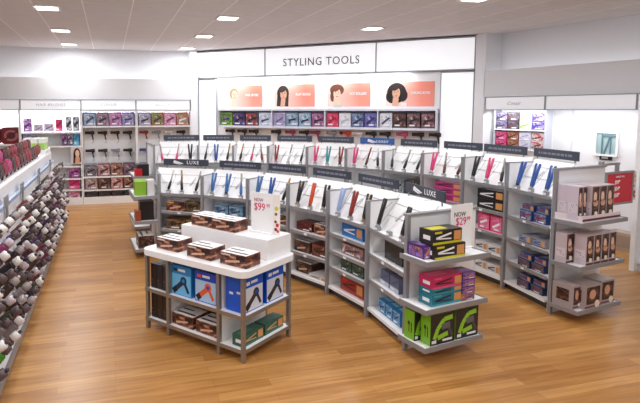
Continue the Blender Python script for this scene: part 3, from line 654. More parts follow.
for k in range(2): put(TF, 1.105, .17+.30*k, .11, 'iron', (.28, .12, .1), ((44, 92, 80), (60, 110, 96), (190, 160, 110)), ('dark green box on the bottom shelf by the front leg', 'dark green box on the bottom shelf by the rear leg')[k], group=g, turn=PI/2)
put(TF, .44, .13, .11, 'hair', (.27, .2, .11), ((110, 70, 54), (60, 40, 30), (38, 22, 20)), 'brown hair picture box on the bottom table shelf under the sky blue box', group=g)
put(TF, .75, .13, .11, 'hair', (.27, .2, .11), ((110, 70, 54), (60, 40, 30), (38, 22, 20)), 'brown hair picture box on the bottom table shelf under the orange dryer box', group=g)
put(TF, .60, .33, .11, 'hairdark', (.4, .16, .17), ((60, 40, 36), (70, 50, 46), (30, 18, 18)), 'dark brown box behind the two hair boxes on the bottom table shelf', group=g)
for z, n_ in ((.11, 'bottom'), (.40, 'upper')):
    for k in range(3): put(TF, .058+.083*k, .09, z, 'plain', (.076, .13, .235), ((38, 26, 26),), '%s narrow dark box on the %s shelf at the far table end' % (ORD[k], n_), group=g)
# price sign on the table
t = thing('price_sign', 'white price card reading NOW 99 standing on the table riser', 'price sign', TF.w(.84, .55, .972), TF.rz, 'white price cards')
b = MB(); b.box(0, -.004, .012, .26, .004, .37, M((240, 240, 241), .35)); b.build('card', t)
b = MB(); b.box(-.0, -.035, 0, .26, .035, .012, WHITE); b.build('foot', t)
lettering('NOW', .045, M((150, 60, 100), .5), t, .09, -.0045, .30, sx=.9); lettering('$99', .10, PINK, t, .10, -.0045, .235, sx=.85); lettering('99', .05, M((226, 110, 160), .5), t, .2, -.0045, .255, sx=.85)
b = MB(); b.box(0, -.004, 0, .065, .004, .37, M((238, 232, 228), .4))
for (x, z, r, c) in ((.03, .24, .02, (204, 206, 60)), (.025, .19, .014, (120, 80, 70)), (.02, .12, .014, (140, 30, 40)), (.04, .09, .018, (196, 36, 44)), (.022, .05, .016, (150, 24, 40)), (.046, .035, .014, (206, 60, 60))): b.ell(x, z, r, r, -.006, -.0035, M(c, .4), 10)
tag(b.build('swatch_card', None, TF.w(1.103, .55, .972), TF.rz), 'narrow card of yellow and red dots standing beside the table price card', 'card')

# ------------------------------------------------------------------ feature wall
b = MB()
tf = thing('sign_light_box', 'glowing white light box lettered STYLING TOOLS across the feature wall', 'light box', FW.w(0, 0, 2.85), FW.rz)
xs = [0, FW.hit(265, 60, 0)[0], FW.hit(376, 60, 0)[0], fw_len]
for a, c in zip(xs[:-1], xs[1:]):
    b = MB(); b.box(a+.008, 0, .02, c-.008, .14, .60, LIT); b.build('lit_panel', tf)
b = MB()
for a in xs: b.box(a-.014, -.008, 0, a+.014, .15, .62, FRM)
b.box(0, -.008, 0, fw_len, .15, .024, FRM); b.box(0, -.008, .596, fw_len, .15, .62, FRM); b.build('frame', tf)
xc, zc = FW.hit(320, 61.5, 0); lettering('STYLING TOOLS', .235, TXTG, tf, xc, -.004, zc-2.85, spacing=1.12, sx=.9, offset=.0015)
x217 = FW.hit(217, 100, .08)[0]; x441 = FW.hit(440, 100, .08)[0]
def side_panel(x0, x1, label):
    t = thing('light_panel', label, 'light panel', FW.w(x0, .06, .5), FW.rz, 'glowing side panels of the feature wall')
    b = MB(); b.box(.02, 0, .012, x1-x0-.02, .09, 2.31, LIT); b.build('lit_face', t)
    b = MB(); b.box(0, -.006, 0, .02, .1, 2.34, FRM).box(x1-x0-.02, -.006, 0, x1-x0, .1, 2.34, FRM).box(.02, 0, 0, x1-x0-.02, .1, .012, FRM).box(.02, 0, 2.31, x1-x0-.02, .1, 2.34, FRM); b.build('frame', t)
side_panel(0, x217, 'narrow tall glowing panel at the corner end of the feature wall'); side_panel(x441, fw_len, 'wide tall glowing panel at the side wall end of the feature wall')
b = MB(); b.box(x217, .1, .0, x441, .16, 2.84, M((240, 239, 242), .5, emit=.0, name='feature_board')); struct('wall_board', b, FW.o, FW.rz)
FACE = {0: ((176, 140, 104), 'short blond haired woman'), 1: ((54, 40, 40), 'long dark haired woman'), 2: ((112, 62, 46), 'woman with short brown curls'), 3: ((44, 30, 30), 'woman with big dark curls')}
def peach():
    m = bpy.data.materials.new('peach_print'); m.use_nodes = True; nt = m.node_tree; p = nt.nodes['Principled BSDF']; tc = nt.nodes.new('ShaderNodeTexCoord'); sp = nt.nodes.new('ShaderNodeSeparateXYZ'); r = nt.nodes.new('ShaderNodeValToRGB')
    e = r.color_ramp.elements; e[0].position = .12; e[0].color = (*lin((228, 208, 196)), 1); e[1].position = .75; e[1].color = (*lin((246, 146, 126)), 1)
    nt.links.new(tc.outputs['Generated'], sp.inputs[0]); nt.links.new(sp.outputs['X'], r.inputs['Fac']); nt.links.new(r.outputs['Color'], p.inputs['Base Color']); p.inputs['Roughness'].default_value = .5
    return m
PEACH = peach()
words = ['HAIR DRYERS', 'FLAT IRONS', 'HOT ROLLERS', 'CURLING IRONS']
for i, (a, c) in enumerate(((227, 262), (275, 314.5), (328, 370), (386, 434))):
    x0, zt = FW.hit(a, 84-1.0*i, .09); x1, zb = FW.hit(c, 107, .09); w = x1-x0
    zt = 2.1+.56; zb = 2.1+.075; h = zt-zb
    t = thing('poster', 'peach poster with a %s' % FACE[i][1], 'poster', FW.w(x0, .085, zb), FW.rz, 'peach beauty posters on the feature wall')
    b = MB(); b.box(0, 0, 0, w, .012, h, PEACH); b.build('print', t)
    b = MB(); hc = M(FACE[i][0], .6); sk = SKINL if i in (0, 2) else SKIN; cx = w*.2
    y = -.0; q = .001
    if i == 0: b.ell(cx, h*.62, h*.22, h*.27, y-q, y, hc); b.bar(cx-.02, 0.005, cx, h*.4, h*.2, y-2*q, y, sk)
    if i == 1: b.ell(cx*1.05, h*.6, h*.3, h*.36, y-q, y, hc); b.bar(cx*.75, .005, cx*.85, h*.6, h*.4, y-q, y, hc); b.bar(cx*1.35, .005, cx*1.4, h*.5, h*.3, y-q, y, hc); b.bar(cx, .005, cx*1.1, h*.35, h*.22, y-2*q, y, sk)
    if i == 2: b.ell(cx*1.1, h*.72, h*.32, h*.25, y-q, y, hc); b.ell(cx*.6, h*.45, h*.11, h*.24, y-q, y, hc); b.bar(cx*1.0, .005, cx*1.1, h*.4, h*.26, y-2*q, y, sk); b.bar(cx*.7, .01, cx*1.7, .01, h*.12, y-2*q, y, M((200, 214, 196), .5))
    if i == 3: b.ell(cx*1.15, h*.55, h*.4, h*.42, y-q, y, hc); b.ell(cx*.7, h*.4, h*.26, h*.28, y-q, y, hc); b.ell(cx*1.75, h*.45, h*.22, h*.26, y-q, y, hc); b.bar(cx*1.0, .005, cx*1.1, h*.35, h*.24, y-2*q, y, sk); b.bar(cx*1.6, .03, cx*2.2, .03, h*.18, y-2*q, y, M((232, 224, 220), .5))
    fx = cx*1.12; fz = h*.55
    b.ell(fx, fz, h*.165, h*.23, y-3*q, y, sk)
    if i in (1, 2, 3): b.ell(fx-.02, fz+h*.2, h*.17, h*.09, y-4*q, y, hc, a0=.35)
    for s in (-1, 1): b.ell(fx+s*h*.065+.004, fz+h*.04, h*.026, h*.012, y-5*q, y, M((50, 36, 34), .5), 8); b.bar(fx+s*h*.065-.012, fz+h*.085, fx+s*h*.065+.016, fz+h*.085, .007, y-5*q, y, hc)
    b.bar(fx+.004, fz+h*.02, fx+.010, fz-h*.05, .008, y-5*q, y, M((190, 130, 108), .5)); b.ell(fx+.004, fz-h*.12, h*.05, h*.018, y-5*q, y, LIPS, 8)
    b.build('portrait', t)
    lettering(words[i], .075, TXTW, t, w*.72, -.003, h*.54, sx=min(1, w*.45/(.05*len(words[i]))), offset=.002)
# cubby shelf with boxes
x0 = FW.hit(221, 118, -.05)[0]; x1 = x441-.02
zt, zb = 2.085, 1.75
t = thing('cubby_shelf', 'long white cubby shelf in four bays under the peach posters', 'shelf', FW.w(x0, 0, 0), FW.rz); W = x1-x0
SHLB = M((222, 224, 238), .45, name='cool_white_shelf')
b = MB(); b.box(0, -.2, zt, W, .098, zt+.04, SHLB); b.build('top_board', t)
b = MB(); b.box(0, -.2, zb-.045, W, .098, zb, SHLB); b.build('bottom_board', t)
b = MB(); b.box(0, .085, zb, W, .098, zt, SHLB); b.build('back_board', t)
divs = [0]+[FW.hit(p, 118, -.2)[0]-x0 for p in (271, 324, 377)]+[W-.02]
for dx in divs: b = MB(); b.box(dx, -.2, zb, dx+.02, .085, zt, SHLB); b.build('divider', t)
fcols = [((120, 180, 60), (60, 90, 40), (90, 50, 120)), ((60, 50, 90), (110, 90, 150), (30, 30, 44)), ((60, 66, 100), (190, 80, 60), (30, 30, 44)), ((190, 200, 220), (220, 226, 238), (60, 70, 110)),
 ((190, 186, 214), (150, 140, 190), (110, 90, 140)), ((120, 150, 180), (180, 200, 220), (40, 44, 60)), ((130, 160, 190), (190, 206, 226), (34, 38, 56)), ((120, 60, 110), (190, 130, 170), (50, 36, 60)),
 ((206, 36, 90), (226, 90, 110), (150, 20, 60)), ((210, 210, 220), (232, 232, 236), (180, 180, 190)), ((70, 84, 124), (140, 156, 190), (36, 44, 80)), ((84, 80, 140), (120, 120, 190), (44, 40, 90)),
 ((214, 214, 224), (226, 226, 232), (70, 66, 100)), ((60, 42, 46), (120, 80, 70), (34, 26, 30)), ((72, 52, 56), (150, 110, 110), (34, 24, 30)), ((80, 44, 50), (170, 120, 130), (40, 26, 30))]
n = 0; vis_names = ['lime green', 'dark violet', 'navy and red', 'pale grey', 'lilac', 'steel blue', 'light blue', 'plum', 'hot pink', 'white', 'dusk blue', 'blue violet', 'white with purple dryer', 'dark brown', 'brown and tan', 'dark maroon']
for k in range(4):
    a = divs[k]+.03; c = divs[k+1]-.01; st = (c-a)/4
    for j in range(4):
        put(FW, x0+a+st*(j+.5), -.04, zb, 'art', (st*.92, .2, .29), fcols[n], '%s dryer box in the %s cubby under the posters' % (vis_names[n], ORD[k]), group='dryer boxes in the cubby shelf', seed=n); n += 1

# hair dryers on pegs
def dryer_parts(col, nozz):
    mc = M(col, .3); mn = M(nozz, .35); out = []
    b = MB(); b.rev([(0, .02), (.06, .042), (.3, .046), (.62, .038), (1, .032)], (.10, 0, 0), (-.07, 0, 0), mc, 12); out.append(('barrel', b))
    b = MB(); b.rev([(0, .032), (.7, .034), (1, .038)], (-.07, 0, 0), (-.13, 0, 0), mn, 10); out.append(('nozzle', b))
    b = MB(); b.rev([(0, .024), (.5, .019), (1, .017)], (.035, 0, -.02), (.06, 0, -.17), mc, 10); out.append(('handle', b))
    b = MB(); b.tube([(.06, 0, -.17), (.066, .02, -.23), (.03, .05, -.27)], .004, BLACK, 5); out.append(('cord', b))
    b = MB(); b.cyl((0, .04, -.01), (0, .11, -.01), .008, .008, GREY, 6); out.append(('mount_peg', b))
    return out
DRY = {}
def hair_dryer(fr, x, y, z, col, nozz, label, group, scale=1., turn=0.):
    k = (col, nozz)
    if k not in DRY:
        t = thing('hair_dryer', label, 'hair dryer', fr.w(x, y, z), fr.rz+turn, group)
        for n_, b in dryer_parts(col, nozz): b.build(n_, t)
        DRY[k] = t
    else: t = copy_tree(DRY[k], fr.w(x, y, z), fr.rz+turn, label, group)
    t.scale = (scale,)*3; return t
DCN = {(30, 28, 32): 'black', (150, 50, 90): 'magenta', (226, 222, 226): 'white', (206, 60, 40): 'orange red', (40, 60, 140): 'blue', (140, 144, 160): 'silver', (150, 36, 40): 'red', (196, 80, 120): 'pink'}
dk = list(DCN)
seq = [(231, 0), (243, 0), (254.5, 0), (277, 0), (291, 1), (305, 0), (316, 1), (332, 5), (346, 3), (358.5, 2), (372, 0), (386, 0), (403, 7), (419, 0), (436, 0)]
for i, (p, c) in enumerate(seq):
    x, z = FW.hit(p, 131.5, -.02)
    hair_dryer(FW, x, -.02, 1.62, dk[c], BLACK.diffuse_color and (30, 28, 30) if c in (0, 3) else dk[c], '%s hair dryer on the feature wall, %s along the peg row' % (DCN[dk[c]], ORD[i]), 'hair dryers on the feature wall', 1.)

# ------------------------------------------------------------------ far left wall shelving
FS = Frame((0, 12.3), (1, 0))
def zz(py, Y=12.3): 
    return FS.hit(105, py, 0)[1]
def wall_bay(x0, x1, label):
    t = thing('shelving_bay', label, 'wall shelving', FS.w(x0, 0, 0), 0, 'wall shelf bays of the far wall'); w = x1-x0
    b = MB(); b.box(0, .3, .1, w, .53, 2.09, WHITE); b.build('back_panel', t)
    for a in (0, w-.02): b = MB(); b.box(a, -.1, .0, a+.02, .3, 2.09, WHITE); b.build('side_panel', t)
    b = MB(); b.box(.02, -.1, 0, w-.02, .3, .16, WHITE); b.build('plinth', t)
    return t, w
bays = []
bl = ['white wall shelf bay with a red bag, half hidden by the brush rack', 'white wall shelf bay of small purple packs under the brush header', 'white wall bay with two rows of dark hair dryers', 'white wall bay beside the corner column with red and blue dryers']
for i in range(4): bays.append(wall_bay(lx[i], lx[i+1]-.006, bl[i]))
zs = {'top': zz(126), 'top2': zz(112), 's1': zz(176), 's2': zz(189), 's3': zz(198)}
def wshelf(t, w, z, th=.03, x0=.02): b = MB(); b.box(x0, -.08, z-th, w-.02, .298, z, WHITE); b.build('shelf', t)
cset = [((100, 130, 170), (190, 200, 214), (60, 70, 100)), ((110, 90, 110), (170, 140, 160), (50, 40, 60)), ((160, 90, 150), (210, 160, 200), (90, 40, 100)), ((120, 110, 170), (190, 180, 210), (60, 60, 120))]
cset2 = [((130, 130, 160), (200, 196, 214), (60, 40, 50)), ((176, 50, 50), (110, 160, 90), (60, 60, 60)), ((200, 110, 160), (226, 190, 210), (120, 40, 90)), ((190, 40, 60), (110, 150, 100), (240, 220, 220))]
cmid = [((150, 150, 166), (90, 70, 80), (50, 40, 46)), ((130, 50, 60), (200, 170, 170), (40, 30, 34)), ((110, 70, 60), (180, 130, 110), (44, 30, 30)), ((60, 60, 100), (150, 110, 110), (34, 30, 44))]
clow = [((150, 120, 120), (200, 180, 180), (80, 50, 54)), ((70, 48, 44), (130, 90, 80), (34, 24, 24)), ((160, 70, 80), (220, 190, 180), (70, 30, 36)), ((80, 50, 44), (170, 120, 100), (34, 22, 22))]
for bi, cc in ((2, cset), (3, cset2)):
    t, w = bays[bi]; xo = lx[bi]; nm = ('four column', 'corner')[bi-2]
    wshelf(t, w, zs['top']); wshelf(t, w, zs['s1']); wshelf(t, w, zs['s2']); b = MB(); b.box(.02, -.1, zz(111.5), w-.02, .298, zz(110.5), WHITE); b.build('shelf', t)
    g = 'boxes in the far wall dryer bays'
    for j in range(4):
        x = xo+.04+(w-.08)*(j+.5)/4; bw = (w-.08)/4*.93
        put(FS, x, .08, zs['top'], 'art', (bw, .22, .30), cc[j], '%s box on the top shelf of the %s dryer bay' % (ORD[j], nm), group=g, seed=j+bi)
        put(FS, x, .08, zs['s1'], 'art', (bw, .22, .285), cmid[j], '%s box on the middle shelf of the %s dryer bay' % (ORD[j], nm), group=g, seed=j+bi+9)
        put(FS, x, .08, zs['s2'], 'art', (bw, .22, .27), clow[j], '%s box on the lower shelf of the %s dryer bay' % (ORD[j], nm), group=g, seed=j+bi+20)
        put(FS, x, .03, .161, 'plain', (bw*.97, .22, .13), ((44, 40, 42),), '%s low dark box on the plinth of the %s dryer bay' % (ORD[j], nm), group=g)
        for r, py in enumerate((133, 151)):
            c = {0: 0, 1: 5 if (j == 2 and bi == 2) else 0}[r] if bi == 2 else ([6, 5, 2, 0][j] if r == 0 else [4, 0, 5, 0][j])
            hair_dryer(FS, x, .18, zz(py), dk[c], (30, 28, 30) if c in (0, 3) else dk[c], '%s hair dryer, %s on the %s pegs of the %s bay' % (DCN[dk[c]], ORD[j], ('upper', 'lower')[r], nm), 'hair dryers on the far wall', .9)
# brush bay: small packs
t, w = bays[1]; xo = lx[1]
wshelf(t, w, zz(131.5)); wshelf(t, w, zz(145)); wshelf(t, w, zz(165)); wshelf(t, w, zz(177)); wshelf(t, w, zz(188))
def pk(px0, px1, pyt, pyb, st, cols, lab, cat='box', seed=0):
    a = FS.hit(px0, pyb, 0)[0]; c = FS.hit(px1, pyb, 0)[0]; z0 = zz(pyb); h = zz(pyt)-z0
    put(FS, (a+c)/2, .05, z0, st, (c-a, .1, h), cols, lab, cat, 'small packs on the brush wall bay', seed=seed)
PPL = ((150, 80, 170), (210, 180, 220), (90, 40, 110)); WPK = ((222, 216, 226), (190, 170, 200), (120, 80, 130))
pk(23.5, 32, 118, 131, 'art', PPL, 'purple pack on the top shelf of the brush wall bay'); pk(34, 43, 124, 131, 'art', WPK, 'low white and lilac pack, first on the top brush shelf'); pk(44, 54, 123, 131, 'art', WPK, 'low white and lilac pack beside the pink bag', seed=3)
pk(56, 62.5, 119, 131, 'two', ((200, 50, 100), (220, 110, 150), (130, 20, 60)), 'hot pink pack on the top brush shelf'); pk(66, 72, 116, 131, 'art', ((214, 212, 220), (120, 120, 140), (40, 40, 50)), 'white and grey pack on the top brush shelf, first of two', seed=1); pk(73, 79.5, 116, 131, 'art', ((200, 200, 212), (90, 90, 110), (40, 40, 50)), 'white and grey pack on the top brush shelf, second of two', seed=2)
pk(23.5, 30, 133, 144.5, 'art', ((190, 190, 220), (120, 130, 190), (60, 60, 110)), 'pale blue pack on the second brush shelf', seed=5); pk(31.5, 38, 134, 144.5, 'art', ((206, 206, 220), (130, 110, 160), (60, 60, 90)), 'pale lilac pack on the second brush shelf', seed=6)
pk(62, 67, 132, 144.5, 'art', ((110, 60, 120), (180, 120, 170), (50, 30, 70)), 'violet pack on the second brush shelf'); pk(68, 73, 132, 144.5, 'art', ((90, 70, 110), (200, 190, 200), (60, 40, 80)), 'dark violet pack on the second brush shelf'); pk(74, 79, 131.8, 144.5, 'two', ((70, 160, 206), (120, 200, 230), (40, 110, 160)), 'sky blue pack on the second brush shelf')
pk(69, 80, 166, 176.5, 'art', ((150, 50, 140), (210, 150, 200), (90, 20, 90)), 'purple box under the portrait card'); pk(69, 80, 178, 187.5, 'two', ((210, 50, 120), (226, 110, 160), (160, 20, 80)), 'hot pink box, middle of three under the portrait card'); pk(69, 80, 189, 200, 'art', ((226, 200, 214), (206, 90, 140), (150, 60, 90)), 'pale pink box at the bottom below the portrait card')
# portrait card
a = FS.hit(71, 155, -.118)[0]; c = FS.hit(83, 155, -.12)[0]; z0 = FS.hit(75, 164, -.12)[1]; z1 = FS.hit(75, 147, -.12)[1]; w = c-a; h = z1-z0
t = thing('portrait_card', 'portrait card of a woman with long brown hair on the brush wall', 'poster', FS.w(a, -.118, z0), 0)
b = MB(); b.box(0, 0, 0, w, .018, h, M((206, 196, 192), .5)); b.build('board', t)
b = MB(); hc = M((74, 40, 34), .5)
b.ell(w*.5, h*.58, w*.3, h*.36, -.001, 0, hc); b.bar(w*.28, .01, w*.35, h*.6, w*.25, -.001, 0, hc); b.bar(w*.72, h*.12, w*.68, h*.6, w*.22, -.001, 0, hc); b.bar(w*.5, .005, w*.55, h*.4, w*.36, -.002, 0, SKIN); b.ell(w*.53, h*.6, w*.17, h*.22, -.003, 0, SKINL)
for s in (-1, 1): b.ell(w*.53+s*w*.07, h*.64, w*.03, h*.012, -.004, 0, hc, 8)
b.ell(w*.53, h*.48, w*.05, h*.016, -.004, 0, LIPS, 8); b.build('portrait', t)
# red bag bay
t, w = bays[0]
wshelf(t, w, zz(142.5)); wshelf(t, w, zz(165))
for (p, lab) in ((11.5, 'red quilted tin bag on the shelf above the brush rack'), (-9, 'dark red bag cut off by the picture edge')):
    x, z = FS.hit(p, 142, .0); tg = thing('tin_bag', lab, 'bag', FS.w(x, .06, zz(142.5)+.002), 0, 'red bags on the far wall')
    b = MB(); b.prism([(q[0], q[1]+.17) for q in rpoly(-.21, -.17, .21, .19, .09)], -.08, .08, M((110, 24, 36), .35), 'y'); b.build('body', tg)
    b = MB(); b.ell(0, .18, .14, .12, -.088, -.081, M((170, 90, 96), .35)); b.ell(0, .18, .09, .075, -.094, -.0885, M((90, 20, 30), .35)); b.bar(-.12, .1, .13, .27, .03, -.097, -.0945, M((60, 16, 24), .35)); b.build('lid_emblem', tg)

# ------------------------------------------------------------------ brush rack along the aisle
YA, YB = 3.3, 10.5; LN = YB-YA
t = thing('brush_rack', 'long sloping white brush rack along the aisle edge', 'rack', (-.81, YA, 0))
# local: x = towards the aisle, y = along
b = MB(); b.box(-.85, 0, 0, -.02, LN, .1, WHITE); b.box(-.02, 0, .02, 0.0, LN, .09, GREY); b.build('base_deck', t)
z0, z1, xa, xb = .1, 1.13, -.14, -.22
b = MB(); b.prism([(-.85, .1), (xa, z0), (xb, z1), (-.85, z1)], 0, LN, WHITE, 'y'); b.build('sloped_body', t)
rows = 6
rnd = random.Random(5)
for r in range(rows):
    f = (r+.5)/rows; z = z0+(z1-z0)*f; x = xa+(xb-xa)*f
    b = MB(); b.box(x-.02, 0, z-.075, x+.03, LN, z-.06, M((206, 206, 212), .4)); b.box(x+.03, 0, z-.09, x+.034, LN, z-.045, M((238, 236, 236), .35))
    y = .1
    while y < LN-.1:                       # cards and peg tags along the strip
        b.box(x+.034, y, z-.085, x+.04, y+.05, z-.03, M(rnd.choice(((240, 240, 240), (214, 206, 204), (190, 180, 184), (232, 220, 214))), .4)); y += rnd.uniform(.09, .16)
    b.build('price_strip', t)
RAIL = M((176, 194, 224), .25, name='pale_blue_plastic')
b = MB(); b.box(xb-.02, 0, z1+.0, xb+.02, LN, z1+.035, RAIL); b.build('top_rail', t)
b = MB(); b.box(-.85, 0, z1, -.25, LN, 1.32, WHITE); b.build('upper_step', t)
b = MB(); b.box(-.85, 0, 1.32, -.42, 6.5, 1.40, WHITE); b.build('rear_step', t)
b = MB(); b.box(-.85, 6.5, 1.32, -.26, LN, 1.40, WHITE); b.build('end_step', t)
for y in (2.35, 3.35, 4.9, 6.4):
    b = MB(); b.box(xb+.021, y, .88, xb+.035, y+.055, 1.14, GREY); b.box(xb+.021, y-.1, 1.14, xb+.035, y+.1, 1.25, GREY); b.build('sign_holder', t)
BC = [((54, 24, 32), 'dark plum'), ((38, 30, 30), 'black'), ((84, 28, 40), 'wine red'), ((78, 54, 46), 'brown'), ((70, 44, 130), 'purple'), ((130, 40, 90), 'magenta'), ((34, 36, 60), 'navy'), ((110, 44, 34), 'rust red'), ((130, 120, 120), 'grey'), ((66, 66, 44), 'olive'), ((60, 40, 40), 'dark brown'), ((46, 34, 38), 'charcoal'), ((44, 28, 30), 'near black')]
BRUSH = {}
DV = [Vector((.74, .18, .62)).normalized(), Vector((.80, .02, .56)).normalized(), Vector((.66, .30, .68)).normalized()]
SLV = [(234, 230, 228), (168, 156, 158), (96, 80, 84), (204, 190, 196)]
def brush(ci, loc, label, sleeve, dv):
    k = (ci, sleeve, dv)
    if k in BRUSH: return copy_tree(BRUSH[k], loc, 0, label)
    col = BC[ci][0] if ci >= 0 else (70, 150, 40); d = DV[dv]
    tt = thing('round_brush', label, 'hair brush', loc, 0, 'round brushes on the sloping rack')
    b = MB(); prof = [(0, .014)]
    for q in range(7): prof += [(.06+.13*q, .043), (.12+.13*q, .038)]
    prof += [(1, .024)]
    b.rev(prof, d*.012, d*.148, M(col, .45), 10); b.build('bristle_barrel', tt)
    b = MB(); b.rev([(0, .026), (.1, .038), (.9, .037), (1, .022)], d*.148, d*.215, M(SLV[sleeve], .4), 10); b.build('card_sleeve', tt)
    b = MB(); b.rev([(0, .014), (.6, .016), (1, .009)], d*.215, d*.24, M((60, 56, 60) if sleeve != 1 else (206, 196, 190), .35), 8); b.build('handle', tt)
    BRUSH[k] = tt; return tt
rnd = random.Random(3); ncol = 22
for r in range(rows):
    f = (r+.5)/rows; z = z0+(z1-z0)*f; x = xa+(xb-xa)*f
    for cidx in range(ncol):
        y = .3+(LN-.55)*(cidx+(.5 if r % 2 else 0)+rnd.uniform(-.14, .14))/ncol
        ci = rnd.randrange(len(BC)); name_ = BC[ci][1]
        if r == 0 and cidx == 2: ci = -1; name_ = 'bright green'
        if r == 4 and cidx == 6: ci = 4; name_ = 'purple'
        brush(ci, (-.81+x+.036, YA+y, z-.055+rnd.uniform(-.01, .02)), '%s round brush, %s from the near end in the %s row up the rack' % (name_, ORD[cidx], ORD[r]), rnd.choice((0, 0, 1, 2, 2, 3)), rnd.randrange(3))
# paddle brushes on the upper step
PC = [((112, 22, 40), 'red'), ((64, 20, 32), 'dark red'), ((40, 26, 32), 'black'), ((160, 44, 96), 'pink'), ((132, 34, 44), 'bright red'), ((80, 44, 32), 'chestnut')]
PAD = {}
for r in range(2):
    for k in range(17):
        ci = (3, 2, 1, 3, 2, 0)[(k+2*r) % 6] if k < 8 else (4, 1, 5, 0)[(k+r) % 4]
        y = 1.75+.27*k+.135*r; X = -.81-.36-.17*r
        lab = '%s paddle brush, %s from near end, %s row on top of rack' % (PC[ci][1], ORD[k], ('front', 'back')[r])
        loc = (X, YA+y, (1.321, 1.401)[r])
        if ci in PAD: copy_tree(PAD[ci], loc, 0, lab); continue
        tt = thing('paddle_brush', lab, 'hair brush', loc, 0, 'paddle brushes on top of the rack')
        b = MB(); b.rev([(0, .012), (.7, .014), (1, .012)], (0, 0, 0), (.015, 0, .055), M((60, 40, 44), .4), 8); b.build('handle', tt)
        b = MB(); pl = [(.13*math.cos(2*PI*i/16), .125+.085*math.sin(2*PI*i/16)) for i in range(16)]
        b.prism(pl, 0.0, .04, M(PC[ci][0], .3), 'x'); b.build('paddle_head', tt)
        b = MB(); pl2 = [(p[0]*.72, .125+(p[1]-.125)*.72) for p in pl]; b.prism(pl2, .04, .055, M(tuple(min(255, v+30) for v in PC[ci][0]), .5), 'x')
        b.build('bristle_pad', tt)
        PAD[ci] = tt
for r in range(3):
    for k in range(4):
        o = MB(); o.box(-.05, -.045, 0, .05, .045, .2, M((238, 240, 232), .4)).box(.05, -.04, .0, .0515, .04, .12, M((160, 204, 90), .4)).box(-.045, -.0465, .0, .045, -.045, .12, M((160, 204, 90), .4))
        tag(o.build('lime_pack', None, (-1.14-.13*r, 9.92+.13*k, 1.401)), 'white and lime pack, %s of four in the %s row at the rack far end' % (ORD[k], ORD[r]), 'pack', 'lime packs on the rack end')

# ------------------------------------------------------------------ right wall
FP = Frame(FR.w(0, .30, 0)[:2], FR.d[:2])
x0 = FR.hit(485, 120, .42)[0]
xa_, _ = FP.hit(498, 130); xb_, _ = FP.hit(550, 130)
t = thing('product_shelving', 'white wall bay of colourful boxes under the slanted word header', 'wall shelving', FP.w(xa_, 0, 0), FP.rz); w = xb_-xa_
b = MB(); b.box(0, .06, 0, w, .115, 2.1, WHITE); b.build('back_panel', t)
for a in (0, w-.02): b = MB(); b.box(a, -.12, 0, a+.02, .06, 2.1, M((206, 210, 222), .45)); b.build('side_panel', t)
rows_ = [(2.095-.335, .32), (2.095-.68, .32), (1.05, .3), (.7, .3)]
for z, h in rows_: b = MB(); b.box(.02, -.12, z-.02, w-.02, .06, z, WHITE); b.build('shelf', t)
cc = [[((90, 80, 110), (150, 140, 170), (40, 34, 44)), ((44, 38, 44), (110, 100, 120), (90, 60, 60)), ((190, 210, 150), (226, 230, 236), (110, 170, 60)), ((90, 70, 170), (190, 180, 220), (60, 50, 120))],
      [((196, 40, 110), (226, 120, 160), (50, 30, 44)), ((130, 70, 50), (190, 140, 110), (50, 30, 30)), ((206, 206, 220), (190, 190, 210), (150, 150, 180)), ((214, 208, 214), (180, 60, 60), (110, 40, 40))]]
cn = [['grey violet', 'black', 'pale green', 'violet'], ['hot pink', 'brown', 'pale grey', 'white and red']]
for r in range(2):
    for j in range(4):
        for s in range(2): put(FP, xa_+.03+(w-.06)*(j+.5)/4, -.03, rows_[r][0]+.152*s, 'art', ((w-.06)/4*.94, .14, .148), cc[r][j], '%s box, %s of its stack, %s shelf of side wall bay' % (cn[r][j], ('lower', 'upper')[s], ('top', 'second')[r]), group='boxes in the side wall bay', seed=r*4+j+s)
# wall panels with a small window
b = MB()
wa, wz1 = FR.hit(598, 133, .42); wb, wz0 = FR.hit(616.5, 155, .42)
t = tag(bpy.data.objects.new('window_1', None), kind='structure'); COL.objects.link(t); t.location = FR.w(wa, .42, wz0); t.rotation_euler = (0, 0, FR.rz)
w = wb-wa; h = wz1-wz0; GL = M((164, 188, 192), .12, name='teal_glass'); TE = M((96, 128, 138), .4, name='teal_frame')
b = MB(); b.box(0, -.02, 0, w, -.004, h, GL); b.build('pane', t)
b = MB(); b.box(-.03, -.04, -.03, 0, 0, h+.03, WHITE).box(w, -.04, -.03, w+.03, 0, h+.03, WHITE).box(0, -.04, -.03, w, 0, 0, WHITE).box(0, -.04, h, w, 0, h+.03, WHITE).box(w*.26, -.035, 0, w*.32, -.021, h, TE).box(w*.32, -.035, h*.84, w, -.021, h*.92, TE).bar(w*.4, 0.01, w*.66, h*.8, .02, -.034, -.021, TE); b.box(w*.7, -.035, 0, w*.74, -.021, h*.84, TE); b.build('frame', t)
pa_, pz = FR.hit(600, 159.5, .42); pb_, pz1 = FR.hit(612.5, 156, .42)
b = MB(); b.box(0, -.02, 0, pb_-pa_, -.001, .07, BLACK); b.box(.03, -.022, .02, (pb_-pa_)*.7, -.0205, .05, M((170, 170, 176), .5)); tag(b.build('name_plate', None, FR.w(pa_, .42, pz), FR.rz), 'small black plate on the white wall under the little window', 'plate')
b = MB(); xs_ = FR.hit(572, 130, .42)[0]; b.box(xs_, .405, .1, xs_+.015, .42, 2.1, M((214, 216, 222), .5)); struct('trim_3', b, FR.o, FR.rz)
